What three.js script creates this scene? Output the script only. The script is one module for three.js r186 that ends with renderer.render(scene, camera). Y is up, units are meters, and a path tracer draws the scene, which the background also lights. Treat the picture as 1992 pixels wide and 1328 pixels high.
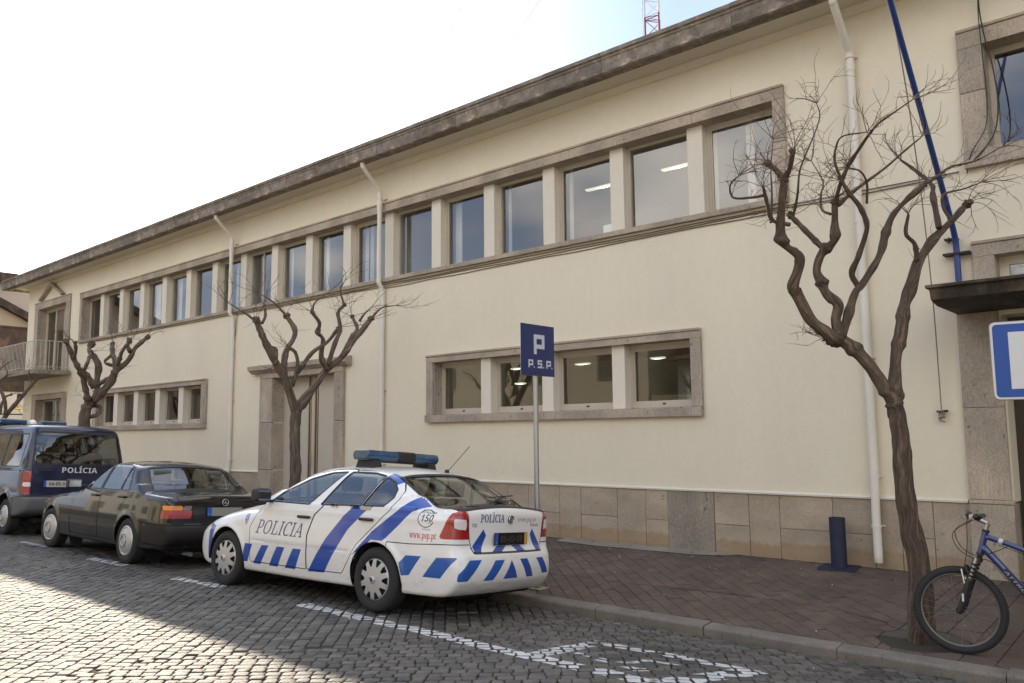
import * as THREE from 'three';
import { mergeGeometries, mergeVertices } from 'three/addons/utils/BufferGeometryUtils.js';
import { ImprovedNoise } from 'three/addons/math/ImprovedNoise.js';

// ---------- camera, sky, sun, exposure ----------
const scene = new THREE.Scene();
const camera = new THREE.PerspectiveCamera(45.373, 1024 / 683, 0.1, 600);
camera.position.set(0, 1.74, 10.3);
camera.rotation.order = 'YXZ';
camera.rotation.set(0.11295684, 0.72104647, -0.00983891);
const SUN = new THREE.Vector3(-0.823, 0.4453, -0.3526).normalize();
const renderer = new THREE.WebGLRenderer({ antialias: true });
renderer.toneMapping = THREE.LinearToneMapping;
renderer.toneMappingExposure = 3.6;
renderer.shadowMap.enabled = true;
const sun = new THREE.DirectionalLight(new THREE.Color(1.0, 0.88, 0.69), 2.6);
sun.position.copy(SUN).multiplyScalar(60).add(new THREE.Vector3(-8, 0, 6));
sun.target.position.set(-8, 0, 6);
sun.castShadow = true;
sun.shadow.mapSize.set(4096, 4096);
Object.assign(sun.shadow.camera, { left: -45, right: 45, top: 40, bottom: -40, near: 1, far: 160 });
scene.add(sun, sun.target);

let seed = 7;
const rnd = () => { seed = (seed * 1664525 + 1013904223) % 4294967296; return seed / 4294967296; };
const rr = (a, b) => a + (b - a) * rnd();
const clamp = (x, a, b) => Math.min(b, Math.max(a, x));
const smooth = (a, b, x) => { const t = clamp((x - a) / (b - a), 0, 1); return t * t * (3 - 2 * t); };
const lerp = (a, b, t) => a + (b - a) * t;
const V = (x, y, z) => new THREE.Vector3(x, y, z);
const perlin = new ImprovedNoise();
const fbm3 = (x, y, z, o = 4) => { let s = 0, a = 0.5; for (let i = 0; i < o; i++) { s += a * perlin.noise(x, y, z); x *= 2.03; y *= 2.03; z *= 2.03; a *= 0.5; } return s; };

{ // the sky: blue air, glow round the sun, broken cloud
  const W = 1024, H = 512, d = new Float32Array(W * H * 4), p = V(0, 0, 0);
  for (let j = 0; j < H; j++) for (let i = 0; i < W; i++) {
    const el = ((j + 0.5) / H - 0.5) * Math.PI, az = ((i + 0.5) / W - 0.5) * 2 * Math.PI;
    p.set(Math.cos(el) * Math.cos(az), Math.sin(el), Math.cos(el) * Math.sin(az));
    const up = Math.max(p.y, 0), th = Math.acos(clamp(p.dot(SUN), -1, 1)) * 57.2958;
    const g = Math.pow(1 - up, 2.2);
    let r = lerp(0.065, 0.27, g), gg = lerp(0.125, 0.31, g), b = lerp(0.27, 0.36, g);
    const gl = 1.0 * Math.exp(-th / 11) + 0.7 * Math.exp(-Math.pow(th / 16, 2)) + 0.03 * Math.exp(-th / 45);
    r += gl * 1.0; gg += gl * 0.965; b += gl * 0.85;
    const k = 1 / (up + 0.22), cx = p.x * k * 0.9, cz = p.z * k * 0.9;
    const n = fbm3(cx + 3.1, 1.7, cz + 8.2, 6) + 0.25 * fbm3(cx * 0.4, 5.5, cz * 0.4, 3);
    let c = smooth(-0.10, 0.18, n) * smooth(0.02, 0.12, up) * smooth(32, 60, th);
    const lit = 0.72 + 0.55 * fbm3(cx * 2 + 9, 3.3, cz * 2, 4);
    r = lerp(r, 1.05 * lit, c * 0.85); gg = lerp(gg, 0.97 * lit, c * 0.85); b = lerp(b, 0.85 * lit, c * 0.85);
    if (p.y < 0) { r = 0.2; gg = 0.19; b = 0.17; }
    d.set([r, gg, b, 1], (j * W + i) * 4);
  }
  const t = new THREE.DataTexture(d, W, H, THREE.RGBAFormat, THREE.FloatType);
  t.mapping = THREE.EquirectangularReflectionMapping; t.magFilter = t.minFilter = THREE.LinearFilter; t.needsUpdate = true;
  scene.background = t; scene.environment = t;
}

// ---------- naming and building helpers ----------
const taken = {};
const numbered = n => { const k = taken[n] = (taken[n] ?? -1) + 1; return k ? n + '_' + String(k).padStart(3, '0') : n; };
function thing(name, label, category, pos = [0, 0, 0], turn = 0, group) {
  const o = new THREE.Group(); o.name = numbered(name); o.position.set(...pos); o.rotation.y = turn;
  o.userData = { label, category }; if (group) o.userData.group = group;
  scene.add(o); return o;
}
function setting(name, label, category) { const o = thing(name, label, category); o.userData.kind = 'structure'; return o; }
function mesh(name, geo, mat, parent) {
  const g = Array.isArray(geo) ? mergeGeometries(geo.map(q => { q = q.index ? q.toNonIndexed() : q; for (const k of Object.keys(q.attributes)) if (!['position', 'normal', 'uv'].includes(k)) q.deleteAttribute(k); if (!q.attributes.uv) q.setAttribute('uv', new THREE.BufferAttribute(new Float32Array(q.attributes.position.count * 2), 2)); return q; })) : geo;
  const m = new THREE.Mesh(g, mat); m.name = name; m.castShadow = m.receiveShadow = true; parent.add(m); return m;
}
function clone(root, label, pos, turn = 0, s = 1) {
  const c = root.clone(); c.name = numbered(root.name.replace(/_\d{3}$/, '')); c.userData = { ...root.userData, label };
  c.position.set(...pos); c.rotation.y = turn; c.scale.setScalar(s); scene.add(c); return c;
}
// uv in metres from the face direction
function uvM(g, s = 1) {
  g = g.index ? g.toNonIndexed() : g; const p = g.attributes.position, n = p.count, uv = new Float32Array(n * 2);
  for (let i = 0; i < n; i += 3) {
    const a = V().fromBufferAttribute(p, i), b = V().fromBufferAttribute(p, i + 1), c = V().fromBufferAttribute(p, i + 2);
    const m = b.clone().sub(a).cross(c.clone().sub(a)), ax = Math.abs(m.x), ay = Math.abs(m.y), az = Math.abs(m.z);
    [a, b, c].forEach((q, k) => { const [u, v] = ay >= ax && ay >= az ? [q.x, q.z] : az >= ax ? [q.x, q.y] : [q.z, q.y]; uv[(i + k) * 2] = u * s; uv[(i + k) * 2 + 1] = v * s; });
  }
  g.setAttribute('uv', new THREE.BufferAttribute(uv, 2)); return g;
}
function quads(list) { // list of [a,b,c,d] points counter-clockwise (or triangles), flat normals
  const P = []; for (const q of list) for (let k = 1; k + 1 < q.length; k++) P.push(...q[0], ...q[k], ...q[k + 1]);
  const g = new THREE.BufferGeometry(); g.setAttribute('position', new THREE.Float32BufferAttribute(P, 3)); g.computeVertexNormals(); return uvM(g);
}
// chamfered box between two corners
function cbox(x0, x1, y0, y1, z0, z1, e = 0.006) {
  e = Math.min(e, (x1 - x0) / 3, (y1 - y0) / 3, (z1 - z0) / 3);
  const X = [x0, x1], Y = [y0, y1], Z = [z0, z1], I = [x0 + e, x1 - e], J = [y0 + e, y1 - e], K = [z0 + e, z1 - e], q = [];
  const fx = (a, j, k) => [X[a], J[j], K[k]], fy = (a, j, k) => [I[a], Y[j], K[k]], fz = (a, j, k) => [I[a], J[j], Z[k]];
  const f = (l, flip) => q.push(flip ? l.reverse() : l);
  for (const s of [0, 1]) {
    f([fx(s, 0, 0), fx(s, 1, 0), fx(s, 1, 1), fx(s, 0, 1)], s); f([fy(0, s, 0), fy(0, s, 1), fy(1, s, 1), fy(1, s, 0)], !s); f([fz(0, 0, s), fz(1, 0, s), fz(1, 1, s), fz(0, 1, s)], !s);
    for (const t of [0, 1]) {
      f([fx(s, t, 0), fy(s, t, 0), fy(s, t, 1), fx(s, t, 1)], !(s ^ t)); f([fy(0, s, t), fy(1, s, t), fz(1, s, t), fz(0, s, t)], s ^ t ? 1 : 0); f([fx(s, 0, t), fx(s, 1, t), fz(s, 1, t), fz(s, 0, t)], s ^ t ? 1 : 0);
      for (const w of [0, 1]) f([fx(s, t, w), fy(s, t, w), fz(s, t, w)], !(s ^ t ^ w));
    }
  }
  const g = quads(q); return fixOut(g, [(x0 + x1) / 2, (y0 + y1) / 2, (z0 + z1) / 2]);
}
function fixOut(g, c) { // orient the faces of a convex piece outward
  const p = g.attributes.position, a = V(), b = V(), d = V(), o = V(...c);
  for (let i = 0; i < p.count; i += 3) {
    a.fromBufferAttribute(p, i); b.fromBufferAttribute(p, i + 1); d.fromBufferAttribute(p, i + 2);
    const n = b.clone().sub(a).cross(d.clone().sub(a));
    if (n.dot(a.clone().add(b).add(d).divideScalar(3).sub(o)) < 0) { p.setXYZ(i + 1, d.x, d.y, d.z); p.setXYZ(i + 2, b.x, b.y, b.z); }
  }
  g.computeVertexNormals(); return uvM(g);
}
// extrude a closed xy outline along z (or another frame)
function prism(pts, z0, z1, holes = []) {
  const s = new THREE.Shape(pts.map(p => new THREE.Vector2(...p)));
  for (const h of holes) s.holes.push(new THREE.Path(h.map(p => new THREE.Vector2(...p))));
  const g = new THREE.ExtrudeGeometry(s, { depth: z1 - z0, bevelEnabled: false }); g.translate(0, 0, z0); return uvM(g);
}
function prismX(yz, x0, x1) { // outline in (z, y), run along x
  const g = prism(yz.map(([z, y]) => [-z, y]), 0, x1 - x0); g.rotateY(Math.PI / 2); g.translate(x0, 0, 0); return uvM(g);
}
function tube(pts, rad, seg = 8, n = 0, closed = false) { // pts arrays; rad a number or one per point
  const v = pts.map(p => V(...p)), c = new THREE.CatmullRomCurve3(v, closed, 'centripetal');
  const N = n || (v.length - 1) * 4, fr = c.computeFrenetFrames(N, closed), P = [], U = [], I = [];
  let len = 0, last = null; const L = v.length - (closed ? 0 : 1);
  for (let i = 0; i <= N; i++) {
    const p = c.getPoint(i / N); if (last) len += p.distanceTo(last); last = p;
    let r = rad; if (Array.isArray(rad)) { const f = i / N * L, k = Math.min(Math.floor(f), rad.length - 2); r = lerp(rad[k], rad[k + 1], f - k); } else if (typeof rad === 'function') r = rad(i / N);
    for (let j = 0; j <= seg; j++) { const a = j / seg * 2 * Math.PI, q = p.clone().addScaledVector(fr.normals[i], Math.cos(a) * r).addScaledVector(fr.binormals[i], Math.sin(a) * r); P.push(q.x, q.y, q.z); U.push(j / seg * 2 * Math.PI * r, len); }
  }
  for (let i = 0; i < N; i++) for (let j = 0; j < seg; j++) { const a = i * (seg + 1) + j, b = a + seg + 1; I.push(a, a + 1, b, a + 1, b + 1, b); }
  if (!closed) for (const [e, s] of [[0, -1], [N, 1]]) { const b = P.length / 3, p = c.getPoint(e / N); P.push(p.x, p.y, p.z); U.push(0, 0); for (let j = 0; j < seg; j++) { const q = e * (seg + 1) + j; s < 0 ? I.push(b, q + 1, q) : I.push(b, q, q + 1); } }
  const g = new THREE.BufferGeometry(); g.setAttribute('position', new THREE.Float32BufferAttribute(P, 3)); g.setAttribute('uv', new THREE.Float32BufferAttribute(U, 2)); g.setIndex(I); g.computeVertexNormals(); return g;
}
const rod = (a, b, r, seg = 8) => { const d = V(...b).sub(V(...a)), g = new THREE.CylinderGeometry(r, r, d.length(), seg); g.translate(0, d.length() / 2, 0); g.applyQuaternion(new THREE.Quaternion().setFromUnitVectors(V(0, 1, 0), d.normalize())); g.translate(...a); return g; };

// ---------- procedural textures ----------
function noiseTex(size, fn, srgb) { // fn(u,v) -> [r,g,b] 0..1, tileable if fn is
  const d = new Uint8Array(size * size * 4);
  for (let j = 0; j < size; j++) for (let i = 0; i < size; i++) { const c = fn(i / size, j / size); d.set([clamp(c[0], 0, 1) * 255, clamp(c[1], 0, 1) * 255, clamp(c[2], 0, 1) * 255, 255], (j * size + i) * 4); }
  const t = new THREE.DataTexture(d, size, size); t.magFilter = THREE.LinearFilter; t.minFilter = THREE.LinearMipmapLinearFilter; t.generateMipmaps = true; t.wrapS = t.wrapT = THREE.RepeatWrapping; if (srgb) t.colorSpace = THREE.SRGBColorSpace; t.needsUpdate = true; return t;
}
const torus = (u, v, f, s, o = 4) => { const a = u * 6.2832, b = v * 6.2832, R = f / 6.2832; let t = 0, w = 0.5, k = 1; for (let i = 0; i < o; i++) { t += w * (perlin.noise(Math.cos(a) * R * k + s, Math.sin(a) * R * k + 7.3, Math.cos(b) * R * k * 1.01 + s * 2) + perlin.noise(Math.sin(b) * R * k + s, Math.cos(a) * R * k + 3.1, Math.sin(a) * R * k + 5)) * 0.7; w *= 0.5; k *= 2; } return t; };
const rep = (t, x, y = x) => { const c = t.clone(); c.repeat.set(x, y); c.needsUpdate = true; return c; };
const grainB = noiseTex(512, (u, v) => { const n = 0.5 + 0.7 * torus(u, v, 60, 1, 3); return [n, n, n]; });
const lumpB = noiseTex(512, (u, v) => { const n = 0.5 + 0.7 * torus(u, v, 9, 4, 5); return [n, n, n]; });
// colour textures hold variation round a mean; base colour multiplies
const patchC = noiseTex(1024, (u, v) => { const n = torus(u, v, 4, 2, 6), f = torus(u, v, 90, 9, 2); const k = 0.93 + 0.045 * n + 0.02 * f; return [k + 0.012 * torus(u, v, 3, 5, 3), k, k - 0.015 * torus(u, v, 3, 8, 3)]; }, true);
const stoneC = noiseTex(1024, (u, v) => { const n = torus(u, v, 5, 12, 6), f = torus(u, v, 140, 3, 2), s = smooth(0.25, 0.5, torus(u, v, 40, 21, 3)); const k = 0.84 + 0.20 * n + 0.22 * f - 0.24 * s; return [k + 0.02 * n, k, k - 0.03 * n]; }, true);
const grimeC = noiseTex(1024, (u, v) => { const n = torus(u, v, 6, 32, 6), f = torus(u, v, 70, 33, 3), s = smooth(-0.05, 0.3, torus(u, v, 7, 41, 6)); const k = 0.62 + 0.25 * n + 0.15 * f; return [k + 0.30 * s, k + 0.24 * s, k + 0.17 * s]; }, true);
const barkT = noiseTex(512, (u, v) => { const f = torus(u, v * 0.25 % 1, 26, 81, 4), n = torus(u, v, 6, 84, 4), s = smooth(0.05, 0.35, torus(u, v, 11, 90, 4)); const k = 0.72 + 0.45 * f + 0.22 * n; return [k + 0.16 * s, k + 0.17 * s, k + 0.13 * s]; }, true);
const barkH = noiseTex(512, (u, v) => { const f = 0.5 + 0.8 * torus(u, v, 22, 81, 5); return [f, f, f]; });
const M = {};
const mat = (name, rgb, rough = 0.9, o = {}) => { const m = new THREE.MeshPhysicalMaterial({ roughness: rough, ...o }); m.color.setRGB(...rgb); m.name = name; return M[name] = m; };
mat('render', [0.87, 0.79, 0.61], 0.95, { map: rep(patchC, 0.13), bumpMap: rep(grainB, 0.9), bumpScale: 0.0015 });
mat('renderPale', [0.84, 0.78, 0.65], 0.95, { map: rep(patchC, 0.21), bumpMap: rep(grainB, 0.9), bumpScale: 0.0015 });
mat('stone', [0.58, 0.485, 0.375], 0.85, { map: rep(stoneC, 0.45), bumpMap: rep(grainB, 1.5), bumpScale: 0.003 });
mat('stoneB', [0.55, 0.465, 0.365], 0.85, { map: rep(stoneC, 0.38), bumpMap: rep(grainB, 1.5), bumpScale: 0.003 });
mat('plinth', [0.54, 0.455, 0.35], 0.85, { map: rep(stoneC, 0.55), bumpMap: rep(grainB, 1.7), bumpScale: 0.003 });
mat('plinthB', [0.51, 0.435, 0.34], 0.85, { map: rep(stoneC, 0.47), bumpMap: rep(grainB, 1.7), bumpScale: 0.003 });
mat('fascia', [0.55, 0.47, 0.375], 0.95, { map: rep(grimeC, 0.5, 0.9), bumpMap: rep(lumpB, 1), bumpScale: 0.01 });
mat('cement', [0.40, 0.35, 0.27], 0.95, { map: rep(stoneC, 0.3), bumpMap: rep(grainB, 1.1), bumpScale: 0.004 });
mat('darkRoof', [0.10, 0.085, 0.07], 0.95, { map: rep(grimeC, 0.4) });
mat('pvc', [0.86, 0.81, 0.70], 0.55, { map: rep(patchC, 0.5) });
mat('frame', [0.50, 0.44, 0.35], 0.5);
mat('glass', [0.86, 0.9, 0.9], 0.015, { transmission: 1, thickness: 0, ior: 2.3 });
mat('glassLow', [0.8, 0.84, 0.82], 0.015, { transmission: 1, thickness: 0, ior: 1.8 });
mat('room', [0.50, 0.46, 0.39], 0.95);
mat('roomFloor', [0.26, 0.19, 0.13], 0.9);
mat('black', [0.02, 0.02, 0.02], 0.6);
mat('rubber', [0.022, 0.022, 0.022], 0.85);
mat('steel', [0.42, 0.42, 0.41], 0.38, { metalness: 0.85, bumpMap: rep(lumpB, 3), bumpScale: 0.001 });
mat('chrome', [0.75, 0.75, 0.74], 0.18, { metalness: 1 });
mat('white', [0.8, 0.8, 0.78], 0.4);
mat('curtain', [0.66, 0.63, 0.56], 0.95, { side: THREE.DoubleSide });
// ---------- ground, road, kerb, pavement ----------
const roadY = z => { const d = Math.max(0, 5.25 - z); return -0.068 * d * d / (d + 0.12); };
const KERB = 3.3, walkY = z => -0.035 + 0.05 * (KERB - z);
camera.updateMatrixWorld(); camera.updateProjectionMatrix();
const ndc = (x, y, z) => V(x, y, z).project(camera);
const inView = (x, y, z, m = 1.35) => { const q = V(x, y, z).applyMatrix4(camera.matrixWorldInverse); if (q.z > -0.3) return false; const p = ndc(x, y, z); return Math.abs(p.x) < m && Math.abs(p.y) < m; };
mat('soil', [0.085, 0.075, 0.055], 1);
mat('joint', [0.06, 0.053, 0.034], 1, { map: rep(stoneC, 1.3), bumpMap: rep(grainB, 4), bumpScale: 0.006 });
const sheet = (x0, x1, zs, yf, nx = 1) => { const q = []; for (let i = 0; i < nx; i++) for (let k = 0; k + 1 < zs.length; k++) { const a = lerp(x0, x1, i / nx), b = lerp(x0, x1, (i + 1) / nx); q.push([[a, yf(zs[k]), zs[k]], [a, yf(zs[k + 1]), zs[k + 1]], [b, yf(zs[k + 1]), zs[k + 1]], [b, yf(zs[k]), zs[k]]]); } return quads(q); };
{ const o = setting('ground', 'bare earth lying under the street and houses', 'ground'); mesh('earth', sheet(-220, 120, [-160, 160], () => -0.32), M.soil, o); }
// a stone with a rounded top: outline in (x, z), top height function
function stone(out, poly, yf, inset, drop, depth, tone, dome = 0, flat = false) {
  const n = poly.length; let cx = 0, cz = 0; for (const p of poly) { cx += p[0] / n; cz += p[1] / n; }
  const inn = poly.map(p => { const dx = cx - p[0], dz = cz - p[1], l = Math.hypot(dx, dz) || 1; return [p[0] + dx / l * inset, p[1] + dz / l * inset]; });
  let b = out.P.length / 3; const put = (x, y, z) => { out.P.push(x, y, z); out.U.push(x, z); out.C.push(tone, tone, tone); };
  for (const p of poly) put(p[0], yf(p[0], p[1]) - depth, p[1]);
  for (const p of poly) put(p[0], yf(p[0], p[1]) - drop, p[1]);
  for (const p of inn) put(p[0], yf(p[0], p[1]), p[1]);
  let t = b + 2 * n;
  if (flat) { t = out.P.length / 3; for (const p of inn) put(p[0], yf(p[0], p[1]), p[1]); }
  put(cx, yf(cx, cz) + dome, cz); const c = out.P.length / 3 - 1;
  for (let i = 0; i < n; i++) { const j = (i + 1) % n; for (const r of [0, n]) out.I.push(b + r + i, b + r + j, b + r + n + i, b + r + j, b + r + n + j, b + r + n + i); out.I.push(t + i, t + j, c); }
  return inn;
}
const newOut = () => ({ P: [], U: [], C: [], I: [] });
function outGeo(o, col) { const g = new THREE.BufferGeometry(); g.setAttribute('position', new THREE.Float32BufferAttribute(o.P, 3)); g.setAttribute('uv', new THREE.Float32BufferAttribute(o.U, 2)); if (col) g.setAttribute('color', new THREE.Float32BufferAttribute(o.C, 3)); g.setIndex(o.I); g.computeVertexNormals(); return g; }
const ccw = p => { let a = 0; for (let i = 0; i < p.length; i++) { const q = p[(i + 1) % p.length]; a += p[i][0] * q[1] - q[0] * p[i][1]; } return a > 0 ? p.slice().reverse() : p; }; // so that faces point up with z towards the viewer
function clip(poly, nx, nz, d) { // keep nx*x+nz*z <= d
  const r = []; for (let i = 0; i < poly.length; i++) { const a = poly[i], b = poly[(i + 1) % poly.length], fa = nx * a[0] + nz * a[1] - d, fb = nx * b[0] + nz * b[1] - d; if (fa <= 0) r.push(a); if (fa * fb < 0) { const t = fa / (fa - fb); r.push([lerp(a[0], b[0], t), lerp(a[1], b[1], t)]); } } return r;
}
const area = p => { let a = 0; for (let i = 0; i < p.length; i++) { const q = p[(i + 1) % p.length]; a += p[i][0] * q[1] - q[0] * p[i][1]; } return Math.abs(a) / 2; };
function clipConvex(poly, cv) { let a = 0; for (let i = 0; i < cv.length; i++) { const q = cv[(i + 1) % cv.length]; a += cv[i][0] * q[1] - q[0] * cv[i][1]; } const s = a > 0 ? 1 : -1; for (let i = 0; i < cv.length && poly.length > 2; i++) { const p = cv[i], q = cv[(i + 1) % cv.length]; const nx = s * (q[1] - p[1]), nz = -s * (q[0] - p[0]); poly = clip(poly, nx, nz, nx * p[0] + nz * p[1]); } return poly; }
const strip = (a, b, w) => { const dx = b[0] - a[0], dz = b[1] - a[1], l = Math.hypot(dx, dz), nx = -dz / l * w / 2, nz = dx / l * w / 2; return [[a[0] + nx, a[1] + nz], [b[0] + nx, b[1] + nz], [b[0] - nx, b[1] - nz], [a[0] - nx, a[1] - nz]]; };
// painted bay lines on the road
const paint = [
  [strip([-7.5, 5.17], [-3.2, 5.2], 0.17), 0.04], [strip([-4.33, 5.1], [-4.27, 4.3], 0.18), 0.1], [strip([-4.34, 4.36], [-2.84, 4.30], 0.12), 0.1], [strip([-2.87, 4.26], [-3.16, 5.2], 0.22), 0.1],
  [strip([-4.15, 4.84], [-3.62, 4.80], 0.06), 0.3], [strip([-3.66, 4.82], [-3.6, 4.6], 0.07), 0.3], [strip([-3.62, 4.62], [-3.32, 4.6], 0.06), 0.35], [strip([-3.74, 4.93], [-3.46, 4.95], 0.07), 0.3], [strip([-3.48, 4.95], [-3.3, 4.72], 0.06), 0.35], [strip([-3.9, 4.92], [-3.72, 4.92], 0.05), 0.4],
  [strip([-6.42, 5.0], [-5.78, 3.62], 0.09), 0.55],
  [strip([-10.1, 5.24], [-9.04, 5.2], 0.16), 0.12], [strip([-12.7, 5.22], [-11.6, 5.19], 0.16), 0.12], [strip([-15.7, 5.16], [-14.55, 5.12], 0.13), 0.12],
];
const road = setting('road', 'cobbled street of diagonal granite setts', 'road');
{
  const zs = [KERB - 0.02]; for (let z = 3.5; z < 5.5; z += 0.25) zs.push(z); zs.push(6, 8, 10, 13.5);
  mesh('bed', sheet(-150, 60, zs, z => roadY(z) - 0.014), M.joint, road);
  mat('sett', [0.13, 0.118, 0.102], 0.7, { map: rep(stoneC, 1.9), bumpMap: rep(lumpB, 6), bumpScale: 0.006, vertexColors: true });
  const tones = [0.72, 0.85, 0.97, 1.08, 1.2].map((t, i) => { const m = M.sett.clone(); m.vertexColors = false; m.color.multiplyScalar(t); m.name = 'sett' + i; return m; });
  mat('paint', [0.72, 0.73, 0.72], 0.7, { map: rep(stoneC, 1.7) });
  const S = [];
  const patch = (ang, w0, w1, h0, h1, keep) => {
    const m = [Math.cos(ang), -Math.sin(ang)], c = [-m[1], m[0]], O = [-6, 6]; let v = -26;
    while (v < 26) {
      const hh = rr(h0, h1); let u = -34 + rnd() * 0.12; const wob = rnd() * 9;
      while (u < 34) {
        const ww = rr(w0, w1), cu = u + ww / 2, cv = v + hh / 2 + 0.05 * perlin.noise(cu * 0.45, 2.2, v * 0.45), x = O[0] + m[0] * cu + c[0] * cv, z = O[1] + m[1] * cu + c[1] * cv; u += ww;
        if (z < KERB + 0.01 || z > 9.8 || x < -31 || x > 1.5 || !keep(x, z) || !inView(x, 0, z, 1.3)) continue;
        const a = ww / 2 - rr(0.002, 0.006), b = hh / 2 - rr(0.002, 0.006), j = () => rr(-0.006, 0.006), cut = () => rr(0.12, 0.3);
        let pl = []; for (const [sx, sz] of [[-1, -1], [1, -1], [1, 1], [-1, 1]]) { const X = sx * a + j(), Y = sz * b + j(), k = cut() * Math.min(a, b); pl.push(sx * sz < 0 ? [X - sx * k, Y] : [X, Y - sz * k], sx * sz < 0 ? [X, Y - sz * k] : [X - sx * k, Y]); }
        const tw = rr(-0.05, 0.05), ct = Math.cos(tw), st = Math.sin(tw);
        pl = pl.map(([p, q]) => { const P = p * ct - q * st, Q = p * st + q * ct; return [x + m[0] * P + c[0] * Q, z + m[1] * P + c[1] * Q]; });
        pl = clip(pl, 0, -1, -(KERB + 0.004)); if (pl.length < 3 || area(pl) < 0.001) continue;
        S.push({ x, z, pl: ccw(pl), d: Math.hypot(x, z - 10.3), tx: rr(-0.022, 0.022), tz: rr(-0.022, 0.022), h: rr(-0.004, 0.004) + 0.009 * perlin.noise(x * 0.7, 9, z * 0.7), tone: clamp(rr(0.62, 1.32) + 0.35 * perlin.noise(x * 0.8, 3, z * 0.8), 0.5, 1.5) });
      }
      v += hh;
    }
  };
  const left = (x, z) => x + 0.35 * (z - 6) + 0.25 * Math.sin(z * 2) < -5.9;
  patch(0.715, 0.098, 0.136, 0.086, 0.1, (x, z) => !left(x, z));
  patch(2.345, 0.085, 0.12, 0.105, 0.12, left);
  S.sort((p, q) => p.d - q.d);
  const rest = newOut(), pt = newOut(); let own = 0;
  S.forEach((s, i) => {
    const painted = paint.filter(([q]) => clipConvex(s.pl, q).length > 2), yf = (x, z) => roadY(s.z) + (roadY(s.z + 0.1) - roadY(s.z - 0.1)) * 5 * (z - s.z) + s.h + (painted.length ? 0.4 : 1) * (s.tx * (x - s.x) + s.tz * (z - s.z));
    const mine = own < 300 && inView(s.x, 0, s.z, 1.0), out = mine ? newOut() : rest;
    const inn = stone(out, s.pl, yf, 0.008, 0.0065, 0.05, s.tone, painted.length ? 0 : 0.0025);
    if (mine) { own++; mesh('sett', outGeo(out), tones[clamp(Math.round((s.tone - 0.7) / 0.6 * 4), 0, 4)], road); }
    for (const [q, wear] of painted) {
      const pc = clipConvex(inn, q); if (pc.length < 3 || area(pc) < 0.0004 || rnd() < wear) continue;
      const b = pt.P.length / 3; for (const p of pc) { pt.P.push(p[0], yf(p[0], p[1]) + 0.0018, p[1]); pt.U.push(p[0], p[1]); pt.C.push(1, 1, 1); }
      const k = ccw(pc)[0] === pc[0] ? 1 : 0; for (let t = 1; t + 1 < pc.length; t++) k ? pt.I.push(b, b + t, b + t + 1) : pt.I.push(b, b + t + 1, b + t);
    }
  });
  const m = mesh('setts', outGeo(rest, true), M.sett, road); m.userData.kind = 'stuff';
  mesh('bay_marking', outGeo(pt), M.paint, road);
  console.log('setts', S.length);
}
{ // kerb stones
  const kerb = setting('kerb', 'row of worn granite kerb stones along the pavement', 'kerb');
  mat('kerb', [0.24, 0.21, 0.175], 0.8, { map: rep(stoneC, 0.9), bumpMap: rep(grainB, 3), bumpScale: 0.004 });
  let x = 6; const cuts = [6, 4.8, 3.6, 2.3, 1.1, -0.15, -1.4, -2.62, -3.84, -5.06, -6.27]; while (cuts[cuts.length - 1] > -60) cuts.push(cuts[cuts.length - 1] - rr(1.0, 1.35));
  for (let i = 0; i + 1 < cuts.length; i++) {
    const d = rr(-0.008, 0.008), f = rr(-0.006, 0.006), R = 0.03, pr = [[KERB - 0.17, -0.3], [KERB + f, -0.3], [KERB + f, -0.035 - R + d]]; for (let k = 1; k <= 4; k++) { const a = k / 4 * Math.PI / 2; pr.push([KERB + f - R + R * Math.cos(a), -0.035 - R + d + R * Math.sin(a)]); } pr.push([KERB - 0.17, -0.027 + d]);
    mesh('kerb_stone', prismX(pr, cuts[i + 1] + 0.004, cuts[i] - 0.004), M.kerb, kerb);
  }
}
const TREES = [[-2.11, 2.74], [-11.6, 2.5], [-21.3, 2.5], [-30.5, 2.5]];
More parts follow.
